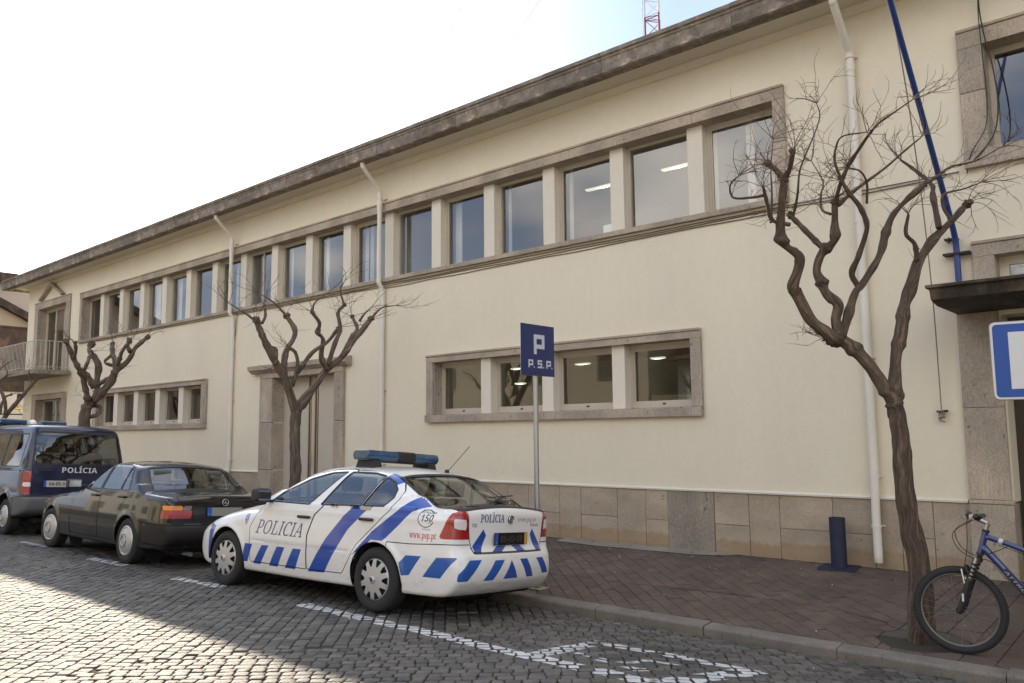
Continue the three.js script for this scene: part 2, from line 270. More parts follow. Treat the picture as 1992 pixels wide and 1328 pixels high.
{ // pavement of small diagonal pavers
  const walk = setting('pavement', 'brown pavement of narrow diagonal pavers', 'pavement');
  mat('paver', [0.15, 0.108, 0.078], 0.85, { map: rep(stoneC, 0.8), bumpMap: rep(grainB, 3), bumpScale: 0.003, vertexColors: true });
  mesh('bed', sheet(-60, 8, [0, KERB - 0.17], z => walkY(z) - 0.007), M.joint, walk);
  const tones = [0.8, 0.93, 1.06, 1.2].map((t, i) => { const m = M.paver.clone(); m.vertexColors = false; m.color.multiplyScalar(t); m.name = 'paver' + i; return m; });
  const S = [];
  const lay = (ang, L, Wd, keep, off) => {
    const m = [Math.cos(ang), Math.sin(ang)], c = [-m[1], m[0]];
    for (let r = -400; r < 400; r++) for (let k = -200; k < 200; k++) {
      const u = (k + (off ? (r & 1) * 0.5 : 0)) * L, v = r * Wd, x = -6 + m[0] * (u + L / 2) + c[0] * (v + Wd / 2), z = 1.5 + m[1] * (u + L / 2) + c[1] * (v + Wd / 2);
      if (z < -0.3 || z > 3.5 || x < -34 || x > 3 || !inView(x, 0, z, 1.3)) continue;
      const g = 0.002 + rnd() * 0.0025; let p = [[u + g, v + g], [u + L - g, v + g], [u + L - g, v + Wd - g], [u + g, v + Wd - g]].map(([a, b]) => [-6 + m[0] * a + c[0] * b, 1.5 + m[1] * a + c[1] * b]);
      p = clip(clip(p, 0, 1, KERB - 0.175), 0, -1, -0.035); p = keep > 0 ? clip(p, -1, 0, 2.36) : clip(p, 1, 0, -2.368);
      for (const [tx, tz] of TREES) { const dx = x - tx, dz = z - tz, l = Math.hypot(dx, dz); if (l < 0.9) p = clip(p, -dx / l, -dz / l, -(dx / l * tx + dz / l * tz + 0.34)); }
      if (p.length < 3 || area(p) < 0.0015) continue;
      S.push({ x, z, p: ccw(p), d: Math.hypot(x, z - 10.3), tone: clamp(rr(0.9, 1.1) + 0.45 * fbm3(x * 0.9, 7, z * 0.9), 0.6, 1.4), h: rr(-0.002, 0.002), tx: rr(-0.01, 0.01), tz: rr(-0.01, 0.01) });
    }
  };
  lay(0.75, 0.29, 0.145, -1, true); lay(Math.PI / 2, 0.5, 0.25, 1, true);
  S.sort((p, q) => p.d - q.d); const rest = newOut(); let own = 0;
  S.forEach(s => {
    const yf = (x, z) => walkY(z) + s.h + s.tx * (x - s.x) + s.tz * (z - s.z), mine = own < 300 && inView(s.x, 0, s.z, 1), out = mine ? newOut() : rest;
    stone(out, s.p, yf, 0.004, 0.004, 0.03, s.tone, 0, true);
    if (mine) { own++; mesh('paver', outGeo(out), tones[clamp(Math.round((s.tone - 0.8) / 0.4 * 3), 0, 3)], walk); }
  });
  const m = mesh('pavers', outGeo(rest, true), M.paver, walk); m.userData.kind = 'stuff';
  // cement strip by the wall, sealed trench line, gutter edge soil in the tree pits
  const st = []; const cs = [[-7.95, 0.0], [-7.9, 0.3], [-7.2, 0.36], [-6.4, 0.33], [-5.6, 0.3], [-5.15, 0.16], [-5.0, 0.0]]; st.push(cs.map(([x, z]) => [x, walkY(z) + 0.006, z + 0.036]));
  mesh('cement_patch', fixUp(quads(st)), M.cement, walk);
  const tr = []; const tl = [[-13, 2.45], [-10, 2.4], [-8, 2.3], [-6.65, 2.25], [-5.4, 2.19], [-4.1, 2.06], [-3.1, 2.1], [-2.5, 2.35]];
  for (let i = 0; i + 1 < tl.length; i++) for (let k = 0; k < 4; k++) { const p = t => [lerp(tl[i][0], tl[i + 1][0], t), lerp(tl[i][1], tl[i + 1][1], t) + 0.01 * Math.sin((i + t) * 5)], a = p(k / 4), b = p((k + 1) / 4), w = 0.006 + 0.003 * Math.sin(i * 3 + k); tr.push([[a[0], walkY(a[1] + w) + 0.005, a[1] + w], [b[0], walkY(b[1] + w) + 0.005, b[1] + w], [b[0], walkY(b[1] - w) + 0.005, b[1] - w], [a[0], walkY(a[1] - w) + 0.005, a[1] - w]]); }
  mesh('trench_line', fixUp(quads(tr)), M.joint, walk);
}
function fixUp(g) { const p = g.attributes.position; for (let i = 0; i < p.count; i += 3) { const a = V().fromBufferAttribute(p, i), b = V().fromBufferAttribute(p, i + 1), d = V().fromBufferAttribute(p, i + 2); if (b.clone().sub(a).cross(d.clone().sub(a)).y < 0) { p.setXYZ(i + 1, d.x, d.y, d.z); p.setXYZ(i + 2, b.x, b.y, b.z); } } g.computeVertexNormals(); return g; }
// ---------- the police building ----------
const B = thing('police_building', 'long two storey cream rendered building with bands of stone framed windows', 'building');
const XL = -32.06, XR = 8, WALLT = 7.1;
const stoneMats = [M.stone, M.stoneB]; let sk = 0; const nextStone = () => stoneMats[sk++ % 2];
const UP = { x0: -27.2, x1: -4.325, y0: 4.815, y1: 6.166, n: 17 }, LR = { x0: -10.96, x1: -5.68, y0: 2.097, y1: 3.066, n: 4 }, LL = { x0: -25.76, x1: -19.44, y0: 2.097, y1: 3.066, n: 5 };
const RW = { x0: -1.82, x1: 1.9, y0: 4.9, y1: 6.13, n: 2 }, DW = { x0: -1.86, x1: 1.86, y0: 3.3, y1: 3.68, n: 2 };
const BD = { x0: -30.97, x1: -28.5, y0: 3.93, y1: 6.21 }, SW = { x0: -30.8, x1: -28.5, y0: 2.1, y1: 3.06 }, DOOR = { x0: -16.2, x1: -13.9, y0: 0.1, y1: 3.05 }, ENT = { x0: -1.85, x1: 1.85, y0: 0.13, y1: 3.0 };
const rectH = o => [[o.x0, o.y0], [o.x1, o.y0], [o.x1, o.y1], [o.x0, o.y1]];
const WZ = -0.36;
{ // front wall from the plinth up, cut for every opening
  const out = [[XL, 0.955], [DOOR.x0, 0.955], [DOOR.x0, DOOR.y1], [DOOR.x1, DOOR.y1], [DOOR.x1, 0.955], [ENT.x0, 0.955], [ENT.x0, ENT.y1], [ENT.x1, ENT.y1], [ENT.x1, 0.955], [XR, 0.955], [XR, WALLT], [XL, WALLT]];
  mesh('front_wall', prism(out, WZ, 0, [UP, LR, LL, RW, DW, BD, SW].map(rectH)), M.render, B);
  mesh('side_wall', [cbox(XL, XL + 0.35, -0.2, WALLT, -12, WZ - 0.002, 0.004)], M.render, B);
  mesh('back_wall', [cbox(XL, XR, -0.2, WALLT, -12.3, -12.002, 0.004), cbox(XR - 0.35, XR, -0.2, WALLT, -12, WZ - 0.002, 0.004)], M.render, B);
  mesh('roof', cbox(XL - 0.5, XR + 0.5, 7.13, 7.34, -12.6, 0.52, 0.01), M.darkRoof, B);
  mesh('soffit', cbox(XL - 0.55, XR + 0.5, 7.1, 7.128, -12.5, 0.56, 0.004), M.renderPale, B);
  mesh('wall_cornice', prismX([[0.001, 6.985], [0.012, 6.985], [0.03, 7.0], [0.03, 7.04], [0.05, 7.065], [0.05, 7.098], [0.001, 7.098]], XL - 0.03, XR), M.renderPale, B);
  mesh('ledge', [prismX([[0.001, 0.93], [0.034, 0.93], [0.038, 0.95], [0.012, 0.968], [0.001, 0.972]], XL, DOOR.x0 - 0.52), prismX([[0.001, 0.93], [0.034, 0.93], [0.038, 0.95], [0.012, 0.968], [0.001, 0.972]], DOOR.x1 + 0.33, -2.3)], M.renderPale, B);
}
{ // eaves: fascia stones, joint by joint
  const F = [[0.5, 7.03], [0.66, 7.03], [0.69, 7.05], [0.69, 7.235], [0.705, 7.25], [0.705, 7.28], [0.73, 7.295], [0.73, 7.352], [0.5, 7.36]];
  const eave = mesh('eave', cbox(XL - 0.6, XR + 0.5, 7.04, 7.098, 0.44, 0.498, 0.003), M.renderPale, B);
  const fm = [0.85, 1, 1.12].map((k, i) => { const m = M.fascia.clone(); m.color.multiplyScalar(k); m.map = rep(grimeC, 0.5 + 0.07 * i, 0.9); m.name = 'fascia' + i; return m; });
  let x = XR + 0.5; let i = 0;
  while (x > XL - 0.69) { const w = Math.min(rr(0.95, 1.1), x - (XL - 0.69)), dz = rr(-0.004, 0.004), dy = rr(-0.003, 0.003); mesh('fascia_stone', prismX(F.map(([z, y]) => [z + dz, y + dy]), x - w + 0.003, x - 0.003), fm[i++ % 3], eave); x -= w + (w < 0.9 ? 9 : 0); }
  for (let z = 0.5; z > -4; z -= 1.02) { const g = prism(F.map(([a, y]) => [-(a - 0.0) + 0, y]), 0, 1.0); g.translate(XL + 0.001, 0, z - 1.0); mesh('fascia_stone', uvM(g), fm[i++ % 3], eave); }
}
// plinth slabs; the orange band is the stain on the stone near the ground
{
  const stain = noiseTex(1024, (u, v) => {
    const n = torus(u, v, 5, 12, 6), f = torus(u, v, 160, 3, 2), pit = smooth(0.3, 0.5, torus(u, v, 50, 21, 3)), y = v * 1.1; let k = 0.86 + 0.15 * n + 0.14 * f - 0.25 * pit; let c = [k + 0.01, k, k - 0.02];
    const e = 0.24 + 0.07 * torus(u, 0.3, 9, 50, 5), s = smooth(e + 0.10, e - 0.02, y + 0.09 * torus(u, v, 30, 77, 4)) * (0.6 + 0.8 * torus(u, v, 22, 60, 4) + 0.3) * (0.5 + 1.2 * clamp(0.5 + torus(u, 0.5, 7, 71, 3), 0, 1)) * smooth(0.1, 0.19, y);
    c = [lerp(c[0], 0.72, clamp(s, 0, 0.36)), lerp(c[1], 0.58, clamp(s, 0, 0.36)), lerp(c[2], 0.40, clamp(s, 0, 0.36))]; return c;
  }, true);
  const pm = [0, 1, 2, 3].map(i => { const m = (i & 1 ? M.plinth : M.plinthB).clone(); m.map = rep(stain, 1 / 4.4, 1 / 1.1); m.map.offset.set(i * 0.27, 0); m.name = 'plinth' + i; return m; });
  let js = [-1.87, -2.29, -2.67, -3.02, -3.33, -3.81, -4.49, -4.91, -5.41, -6.13, -6.5, -6.99, -7.66, -8.08]; const stacked = new Set([3, 5, 7 - 0 + 100, 11 + 100]);
  const two = [0, 0, 1, 0, 1, 1, 0, 1, 9, 1, 0, 1, 0]; // 9 = the cement repair
  while (js[js.length - 1] > -12.9) { js.push(js[js.length - 1] - 0.64, js[js.length - 1] - 1.09); two.push(1, 0); }
  const slab = (x0, x1, y0, y1, m, z = 0.012) => mesh('plinth_slab', cbox(x0 + 0.003, x1 - 0.003, y0, y1, WZ, z + rr(-0.0025, 0.0025), 0.004), m, B);
  for (let i = 0; i + 1 < js.length; i++) {
    const x1 = js[i], x0 = Math.max(js[i + 1], -13.57), t = two[i]; if (x0 >= x1 - 0.05) continue;
    if (t === 9) mesh('cement_repair', cbox(x0 + 0.002, x1 - 0.002, -0.1, 0.928, WZ, 0.019, 0.004), M.cement, B);
    else if (t) { slab(x0, x1, -0.1, 0.503, pm[i % 4]); slab(x0, x1, 0.508, 0.928, pm[(i + 2) % 4]); }
    else slab(x0, x1, -0.1, 0.928, pm[(i + 1) % 4], i < 1 ? 0.05 : 0.012);
  }
  for (let x = -16.72, k = 0; x > XL; k++) { const w = k & 1 ? 0.46 : 0.66, x0 = Math.max(XL, x - w); if (k & 1) slab(x0, x, -0.1, 0.928, pm[k % 4]); else { slab(x0, x, -0.1, 0.503, pm[k % 4]); slab(x0, x, 0.508, 0.928, pm[(k + 2) % 4]); } x = x0 - 1e-4; if (x <= XL + 0.01) break; }
  slab(1.87, XR, -0.1, 0.928, pm[0]);
}
// stone surround of an opening: lintel, sill and jamb stones
function surround(o, top, bot, side, pitch, z = 0.055, open = false) {
  const y1 = o.y1, y0 = o.y0, X0 = o.x0 - side, X1 = o.x1 + side, n = Math.max(1, Math.round((X1 - X0) / pitch)), G = 0.002;
  for (let i = 0; i < n; i++) {
    const a = lerp(X0, X1, i / n) + G, b = lerp(X0, X1, (i + 1) / n) - G;
    mesh('surround_stone', prismX([[WZ + 0.02, y1 - 0.005], [z, y1 - 0.005], [z, y1 + top - 0.045], [z - 0.008, y1 + top - 0.04], [z + 0.016, y1 + top - 0.03], [z + 0.016, y1 + top], [0.001, y1 + top], [0.001, y1 + 0.002], [WZ + 0.02, y1 + 0.002]], a, b), nextStone(), B);
    if (!open) mesh('surround_stone', prismX([[WZ + 0.02, y0 - 0.002], [0.001, y0 - 0.002], [0.001, y0 - bot], [z + 0.03, y0 - bot], [z + 0.034, y0 - 0.012], [z + 0.02, y0], [WZ + 0.02, y0 + 0.012]], a, b), nextStone(), B);
  }
  for (const s of [0, 1]) { const a = s ? o.x1 : X0, b = s ? X1 : o.x0, ym = lerp(y0, y1, 0.56); for (const [p, q] of (y1 - y0 > 1.1 ? [[y0, ym], [ym, y1]] : [[y0, y1]])) mesh('surround_stone', cbox(a, b, p + G, q - G, 0.001, z - 0.004, 0.008), nextStone(), B); mesh('reveal', cbox(s ? o.x1 - 0.005 : o.x0 - 0.003, s ? o.x1 + 0.003 : o.x0 + 0.005, y0 + 0.003, y1 - 0.007, WZ + 0.02, 0.0, 0.0008), M.stoneB, B); }
}
// a window: frame part with pane (and latch) under it
const mullM = M.render;
function windowUnit(x0, x1, y0, y1, z, o = {}) {
  const f = o.f ?? 0.05, name = o.name ?? 'window';
  const w = mesh(name, prism([[x0, y0], [x1, y0], [x1, y1], [x0, y1]], z - 0.03, z + 0.03, [[[x0 + f, y0 + f + (o.sill ?? 0)], [x1 - f, y0 + f + (o.sill ?? 0)], [x1 - f, y1 - f - (o.head ?? 0)], [x0 + f, y1 - f - (o.head ?? 0)]]]), o.mat ?? M.frame, B);
  const split = o.split ?? 1, W = x1 - x0 - 2 * f;
  for (let k = 0; k < split; k++) {
    const a = x0 + f + W * k / split + (k ? 0.02 : 0), b = x0 + f + W * (k + 1) / split - (k < split - 1 ? 0.02 : 0), p0 = y0 + f + (o.sill ?? 0), p1 = y1 - f - (o.head ?? 0);
    const tl = rr(-0.0012, 0.0012), g = new THREE.PlaneGeometry(b - a, p1 - p0); g.rotateY(tl * 3); g.rotateX(tl); g.translate((a + b) / 2, (p0 + p1) / 2, z + (o.slide && k ? -0.012 : 0));
    mesh('pane', uvM(g), o.glass ?? M.glass, w);
    if (k < split - 1) mesh('meeting_rail', cbox(b, b + 0.04, p0, p1, z - 0.025, z + 0.027, 0.003), o.mat ?? M.frame, w);
    if (o.inner) { const t = 0.028; mesh('sash', prism([[a, p0], [b, p0], [b, p1], [a, p1]], z - 0.012, z + 0.016, [[[a + t, p0 + t], [b - t, p0 + t], [b - t, p1 - t], [a + t, p1 - t]]]), o.mat ?? M.frame, w); }
  }
  if (o.latch) mesh('latch', cbox((x0 + x1) / 2 - 0.025, (x0 + x1) / 2 + 0.025, y0 + 0.045, y0 + 0.065, z + 0.03, z + 0.045, 0.003), M.black, w);
  return w;
}
function band(o, m, opt) {
  const w = (o.x1 - o.x0 - (o.n - 1) * m) / o.n;
  for (let i = 0; i < o.n; i++) {
    const a = o.x0 + i * (w + m), b = a + w;
    if (i) mesh('mullion', cbox(a - m, a, o.y0 + 0.004, o.y1 - 0.006, WZ + 0.03, o.mz ?? -0.03, 0.006), M.renderPale, B);
    opt(a, b, i);
  }
}
surround(UP, 0.184, 0.077, 0.165, 1.365); surround(LR, 0.132, 0.128, 0.17, 1.4); surround(LL, 0.132, 0.128, 0.26, 1.36);
surround(RW, 0.22, 0.2, 0.26, 2.2); surround(DW, 0.17, 0.05, 0.22, 4.2); surround(SW, 0.19, 0.1, 0.33, 3); surround(BD, 0.24, 0.02, 0.33, 3.4, 0.055);
UP.mz = -0.08; band(UP, 0.25, (a, b, i) => { windowUnit(a, b, UP.y0 + 0.012, UP.y1, -0.24, { f: i % 3 === 1 ? 0.055 : 0.045, inner: i % 2 === 0, split: i === 7 ? 2 : 1 }); });
band(LR, 0.23, (a, b) => windowUnit(a, b, LR.y0 + 0.012, LR.y1, -0.22, { f: 0.045, sill: 0.03, head: 0.03, glass: M.glassLow, latch: 1, inner: 1 }));
band(LL, 0.26, (a, b) => windowUnit(a, b, LL.y0 + 0.012, LL.y1, -0.22, { f: 0.045, sill: 0.03, glass: M.glassLow, latch: 1, inner: 1 }));
band(RW, 0.3, (a, b) => windowUnit(a, b, RW.y0 + 0.012, RW.y1, -0.24, { f: 0.07 }));
band(DW, 0.2, (a, b) => windowUnit(a, b, DW.y0 + 0.012, DW.y1, -0.2, { f: 0.1, mat: M.renderPale, split: 2 }));
windowUnit(SW.x0, SW.x1, SW.y0 + 0.012, SW.y1, -0.24, { f: 0.06, split: 2, slide: 1 });
windowUnit(BD.x0, BD.x1, BD.y0, BD.y1, -0.26, { f: 0.08, split: 3, slide: 1, name: 'balcony_door', inner: 1 });
{ // curtains and blinds behind some panes, lamps in the ceiling
  const drape = (x0, x1, y0, y1, z) => { const q = [], n = 10; for (let i = 0; i < n; i++) { const p = t => [lerp(x0, x1, t), 0, z + 0.025 * Math.sin(t * 31)], a = p(i / n), b = p((i + 1) / n); q.push([[a[0], y0, a[2]], [b[0], y0, b[2]], [b[0], y1, b[2]], [a[0], y1, a[2]]]); } return quads(q); };
  const w = (UP.x1 - UP.x0 - 16 * 0.25) / 17;
  for (const [i, s, e] of [[16, 0, 0.05], [14, 0.05, 0.12], [13, 0.04, 0.10], [12, 0.05, 0.2], [10, 0.05, 0.16], [9, 0.04, 0.14], [8, 0.05, 0.12], [7, 0.5, 0.62], [4, 0.05, 0.2], [3, 0.04, 0.3]]) { const a = UP.x0 + i * (w + 0.25); mesh('curtain', drape(a + s * w, a + e * w, UP.y0, UP.y1, -0.42), M.curtain, B); }
  const a = UP.x0 + 14 * (w + 0.25); mesh('box_file', cbox(a + 0.7, a + 1.02, 4.8, 5.1, -0.7, -0.45, 0.01), M.white, B);
  // rooms: floors, back walls, partitions close them
  mesh('room_floor', [cbox(XL + 0.35, XR - 0.35, 0.02, 0.12, -6, WZ - 0.003), cbox(XL + 0.35, XR - 0.35, 3.6, 3.75, -6, WZ - 0.003)], M.roomFloor, B);
  mesh('room_ceiling', [cbox(XL + 0.35, XR - 0.35, 3.5, 3.598, -6, WZ - 0.003), cbox(XL + 0.35, XR - 0.35, 7.0, 7.098, -6, WZ - 0.003)], M.room, B);
  const pw = [cbox(XL + 0.352, XR - 0.352, 0.121, 6.999, -6.2, -6.001)]; for (const x of [-27.9, -18.6, -13.3, -12.6, -4.9, -2.5]) pw.push(cbox(x, x + 0.12, 0.122, 3.499, -6, WZ - 0.004), cbox(x, x + 0.12, 3.752, 6.999, -6, WZ - 0.004));
  mesh('room_wall', pw, M.room, B);
  const desk = [cbox(-7.1, -5.9, 0.13, 2.35, -1.6, -1.2), cbox(-9.8, -8.9, 0.13, 1.9, -3.6, -3.0)]; mesh('cabinet', desk, mat('cabinet', [0.42, 0.34, 0.2], 0.6), B);
  const lampM = mat('lampGlow', [0.9, 0.9, 0.85], 0.5, { emissive: new THREE.Color(1, 0.93, 0.72), emissiveIntensity: 0.2 });
  const lamp = (x, y, z, l) => { const g = mesh('ceiling_lamp', cbox(x - l / 2, x + l / 2, y, y + 0.03, z - 0.05, z + 0.05, 0.008), lampM, B); const p = new THREE.PointLight(new THREE.Color(1, 0.93, 0.72), 0.05, 0, 2); p.position.set(x, y - 0.05, z); p.castShadow = true; p.name = 'lamp_light'; g.add(p); };
  lamp(-8.2, 6.16, -1.6, 0.8); lamp(-6.7, 6.18, -1.6, 0.6); lamp(-11.2, 3.09, -2.6, 0.3); lamp(-11.2, 2.78, -2.7, 0.25); lamp(-9.5, 3.08, -2.6, 0.32); lamp(-7.8, 3.08, -2.6, 0.28);
}
{ // street door with cornice, pilaster jambs, metal leaves and narrow glazed strips
  const D = DOOR;
  const dj = s => s < 0 ? [D.x0 - 0.5, D.x0 + 0.006] : [D.x1 - 0.006, D.x1 + 0.3];
  for (const s of [-1, 1]) { const [a, b] = dj(s); let y = 0.1; for (const h of [0.9, 1.05, 1.0]) { mesh('jamb_stone', cbox(a, b, y + 0.002, y + h - 0.002, WZ, 0.075, 0.012), nextStone(), B); y += h; } }
  mesh('lintel', cbox(D.x0 - 0.5, D.x1 + 0.3, 3.044, 3.17, WZ + 0.003, 0.085, 0.01), M.stone, B);
  mesh('door_cornice', prismX([[0.001, 3.172], [0.1, 3.172], [0.17, 3.235], [0.2, 3.24], [0.21, 3.34], [0.001, 3.375]], D.x0 - 0.82, D.x1 + 0.5), M.stoneB, B);
  const leafM = mat('leaf', [0.60, 0.545, 0.44], 0.55, { map: rep(patchC, 0.6) }), brass = mat('brass', [0.38, 0.29, 0.21], 0.45, { metalness: 0.5 });
  const z = -0.26, w = D.x1 - D.x0, xs = [D.x0, D.x0 + 0.43 * w, D.x0 + 0.47 * w, D.x0 + 0.53 * w, D.x0 + 0.57 * w, D.x1];
  const L = mesh('door_leaf', cbox(xs[0], xs[1], 0.13, D.y1, z - 0.03, z, 0.006), leafM, B), R = mesh('door_leaf', cbox(xs[4], xs[5], 0.13, D.y1, z - 0.03, z, 0.006), leafM, B);
  for (const [p, a, b] of [[L, xs[1], xs[2]], [R, xs[3], xs[4]]]) { mesh('glazed_strip', uvM(new THREE.PlaneGeometry(b - a, 2.9).translate((a + b) / 2, 1.59, z - 0.012)), M.glass, p); mesh('edge_bar', [cbox(a, a + 0.025, 0.13, D.y1, z + 0.001, z + 0.04), cbox(b - 0.025, b, 0.13, D.y1, z + 0.001, z + 0.03)], brass, p); }
  mesh('door_stile', cbox(xs[2], xs[3], 0.13, D.y1, z - 0.02, z + 0.012, 0.005), leafM, B);
  mesh('door_handle', [rod([xs[2] + 0.03, 1.1, z + 0.05], [xs[2] + 0.03, 1.35, z + 0.05], 0.012), rod([xs[2] + 0.03, 1.12, z], [xs[2] + 0.03, 1.12, z + 0.05], 0.008), rod([xs[2] + 0.03, 1.33, z], [xs[2] + 0.03, 1.33, z + 0.05], 0.008)], M.steel, L);
  mesh('notice', cbox(xs[0] + 0.32, xs[0] + 0.46, 1.95, 2.15, z + 0.001, z + 0.006, 0.001), mat('notice', [0.75, 0.70, 0.35], 0.7), L);
  mesh('door_step', cbox(D.x0, D.x1, -0.1, 0.128, WZ, 0.02, 0.01), M.plinth, B);
}
{ // entrance at the right: pilaster, canopy, dark glazed doors
  for (const s of [-1, 1]) {
    const a = s < 0 ? -2.28 : 1.87, b = a + 0.41; mesh('pilaster_stone', cbox(a, b, 0.976, 1.98, WZ, 0.05, 0.006), M.stone, B); mesh('pilaster_stone', cbox(a, b, 1.983, 3.045, WZ, 0.05, 0.006), M.stoneB, B);
    mesh('pilaster_base', cbox(a - 0.005, b + 0.02, -0.1, 0.93, 0.054, 0.075, 0.006), M.plinth, B); mesh('pilaster_ledge', cbox(a, b + 0.03, 0.932, 0.974, 0.001, 0.085, 0.006), M.stone, B);
  }
  const can = mesh('canopy', [prismX([[0.002, 3.05], [0.85, 3.05], [1.07, 3.09], [1.12, 3.2], [0.002, 3.2]], -2.28, 2.28)], mat('canopyM', [0.17, 0.145, 0.115], 0.95, { map: rep(grimeC, 0.6), bumpMap: rep(lumpB, 1.5), bumpScale: 0.006 }), B);
  mesh('canopy_cap', cbox(-2.31, 2.31, 3.202, 3.238, 0.002, 1.16, 0.008), M.canopyM, can);
  const dk = mat('darkWood', [0.05, 0.035, 0.025], 0.5), w = mesh('entrance_door', [cbox(-1.85, 1.85, 2.85, 3.0, -0.4, -0.34), cbox(-1.85, -1.72, 0.13, 2.85, -0.4, -0.34), cbox(-0.06, 0.06, 0.13, 2.85, -0.4, -0.34), cbox(1.72, 1.85, 0.13, 2.85, -0.4, -0.34), cbox(-1.72, -0.06, 0.13, 0.5, -0.4, -0.34), cbox(0.06, 1.72, 0.13, 0.5, -0.4, -0.34)], dk, B);
  for (const [a, b] of [[-1.72, -0.06], [0.06, 1.72]]) { mesh('pane', uvM(new THREE.PlaneGeometry(b - a, 2.35).translate((a + b) / 2, 1.675, -0.37)), M.glass, w); mesh('glazing_bar', [cbox(a + 0.25, a + 0.28, 0.5, 2.85, -0.385, -0.355), cbox(a, b, 1.6, 1.63, -0.385, -0.354)], dk, w); }
}
{ // downpipes
  const R = 0.05;
  for (const [x, jog] of [[-3.27, 0], [-12.38, 1], [-17.97, 1]]) {
    const zf = jog ? 0.15 : 0.075, pts = [[x, 7.12, 0.6], [x, 6.98, 0.58], [x, 6.9, 0.52], [x, 6.55, 0.16], [x, 6.46, zf], [x, 6.3, zf], [x, 5.6, zf], [x, 4.8, zf]];
    if (jog) pts.push([x, 4.7, zf - 0.005], [x + 0.01, 4.6, 0.085], [x + 0.01, 4.45, 0.07]); pts.push([x, 3, 0.07], [x, 1.3, 0.07], [x, 1.05, 0.08], [x, 0.8, 0.095], [x, 0.2, 0.1]);
    const p = mesh('downpipe', tube(pts, R, 12, 90), M.pvc, B);
    for (const y of [6.42, 4.3, 2.62, 1.2, 0.62]) { const zc = y > 4.65 ? zf : y < 1.1 ? 0.098 : 0.07, g = new THREE.CylinderGeometry(R + 0.008, R + 0.008, 0.03, 14); g.translate(x, y, zc); mesh('pipe_bracket', [g, cbox(x - 0.075, x + 0.075, y - 0.008, y + 0.008, 0.004, 0.035, 0.002)], M.pvc, p); }
    const g = new THREE.CylinderGeometry(R + 0.012, R + 0.006, 0.09, 14); g.translate(x, 6.28, zf); mesh('pipe_socket', g, M.pvc, p);
    const o = new THREE.CircleGeometry(R - 0.006, 14); o.rotateX(Math.PI / 2); o.translate(x, 0.1995, 0.1); mesh('outlet', o, M.black, p);
  }
}
{ // balcony with bar railing, pediment over its door
  const y = 3.91, bx0 = -33.3, bx1 = -27.83, z1 = 1.13;
  const slab = mesh('balcony', cbox(bx0, bx1, y - 0.15, y, 0.06, z1, 0.012), M.cement, B);
  const rail = mat('railing', [0.50, 0.47, 0.41], 0.5);
  const r = mesh('handrail', [rod([bx0, y + 0.9, z1 - 0.06], [bx1 - 0.05, y + 0.9, z1 - 0.06], 0.014), rod([bx1 - 0.05, y + 0.9, z1 - 0.06], [bx1 - 0.05, y + 0.9, 0.05], 0.014), rod([bx0, y + 0.08, z1 - 0.06], [bx1 - 0.05, y + 0.08, z1 - 0.06], 0.01), rod([bx1 - 0.05, y + 0.08, z1 - 0.06], [bx1 - 0.05, y + 0.08, 0.05], 0.01)], rail, slab);
  for (let x = bx1 - 0.05; x > bx0; x -= 0.125) mesh('baluster', rod([x, y, z1 - 0.06], [x, y + 0.9, z1 - 0.06], 0.009, 6), rail, slab);
  for (let z = z1 - 0.19; z > 0.05; z -= 0.125) mesh('baluster', rod([bx1 - 0.05, y, z], [bx1 - 0.05, y + 0.9, z], 0.009, 6), rail, slab);
  const px = -29.75, T = 6.46; mesh('pediment', [prism([[px - 0.95, T], [px - 0.9, T - 0.02 + 0.07], [px, T + 0.46], [px + 0.9, T + 0.05], [px + 0.95, T], [px + 1.05, T + 0.06], [px, T + 0.56], [px - 1.05, T + 0.06]], 0.002, 0.14)], M.stone, B);
}
{ // cables clipped under the window band and looping by the right hand window
  const cb = mat('cable', [0.10, 0.09, 0.075], 0.7);
  const run = (y, z, a, b, sag) => { const p = []; for (let x = a; x >= b - 0.01; x -= 0.68) p.push([x, y + rr(-sag, sag), z + rr(0, 0.006)]); return tube(p, 0.007, 5, p.length * 2); };
  mesh('wall_cable', run(4.695, 0.018, -2.15, -26, 0.006), cb, B); mesh('wall_cable', run(4.665, 0.014, -2.3, -18.2, 0.009), cb, B); mesh('wall_cable', run(4.63, 0.012, -4.2, -13, 0.012), cb, B);
  mesh('wall_cable', tube([[-17.85, 4.66, 0.02], [-17.87, 4.5, 0.03], [-17.9, 4.2, 0.03], [-17.98, 4.1, 0.03], [-18.08, 4.15, 0.03], [-18.1, 4.35, 0.03]], 0.007, 5), cb, B);
  mesh('window_cable', tube([[-1.78, 7.05, 0.05], [-1.81, 6.6, 0.09], [-1.78, 6.2, 0.1], [-1.72, 5.8, 0.1], [-1.7, 5.3, 0.1], [-1.77, 5.0, 0.1], [-1.95, 4.8, 0.09], [-2.06, 4.72, 0.05]], 0.008, 5, 40), M.black, B);
  mesh('window_cable', tube([[-1.79, 7.05, 0.06], [-1.82, 6.5, 0.1], [-1.81, 6.0, 0.11], [-1.8, 5.4, 0.11], [-1.84, 5.1, 0.11], [-2.0, 4.85, 0.1], [-2.07, 4.65, 0.03]], 0.006, 5, 40), M.black, B);
}
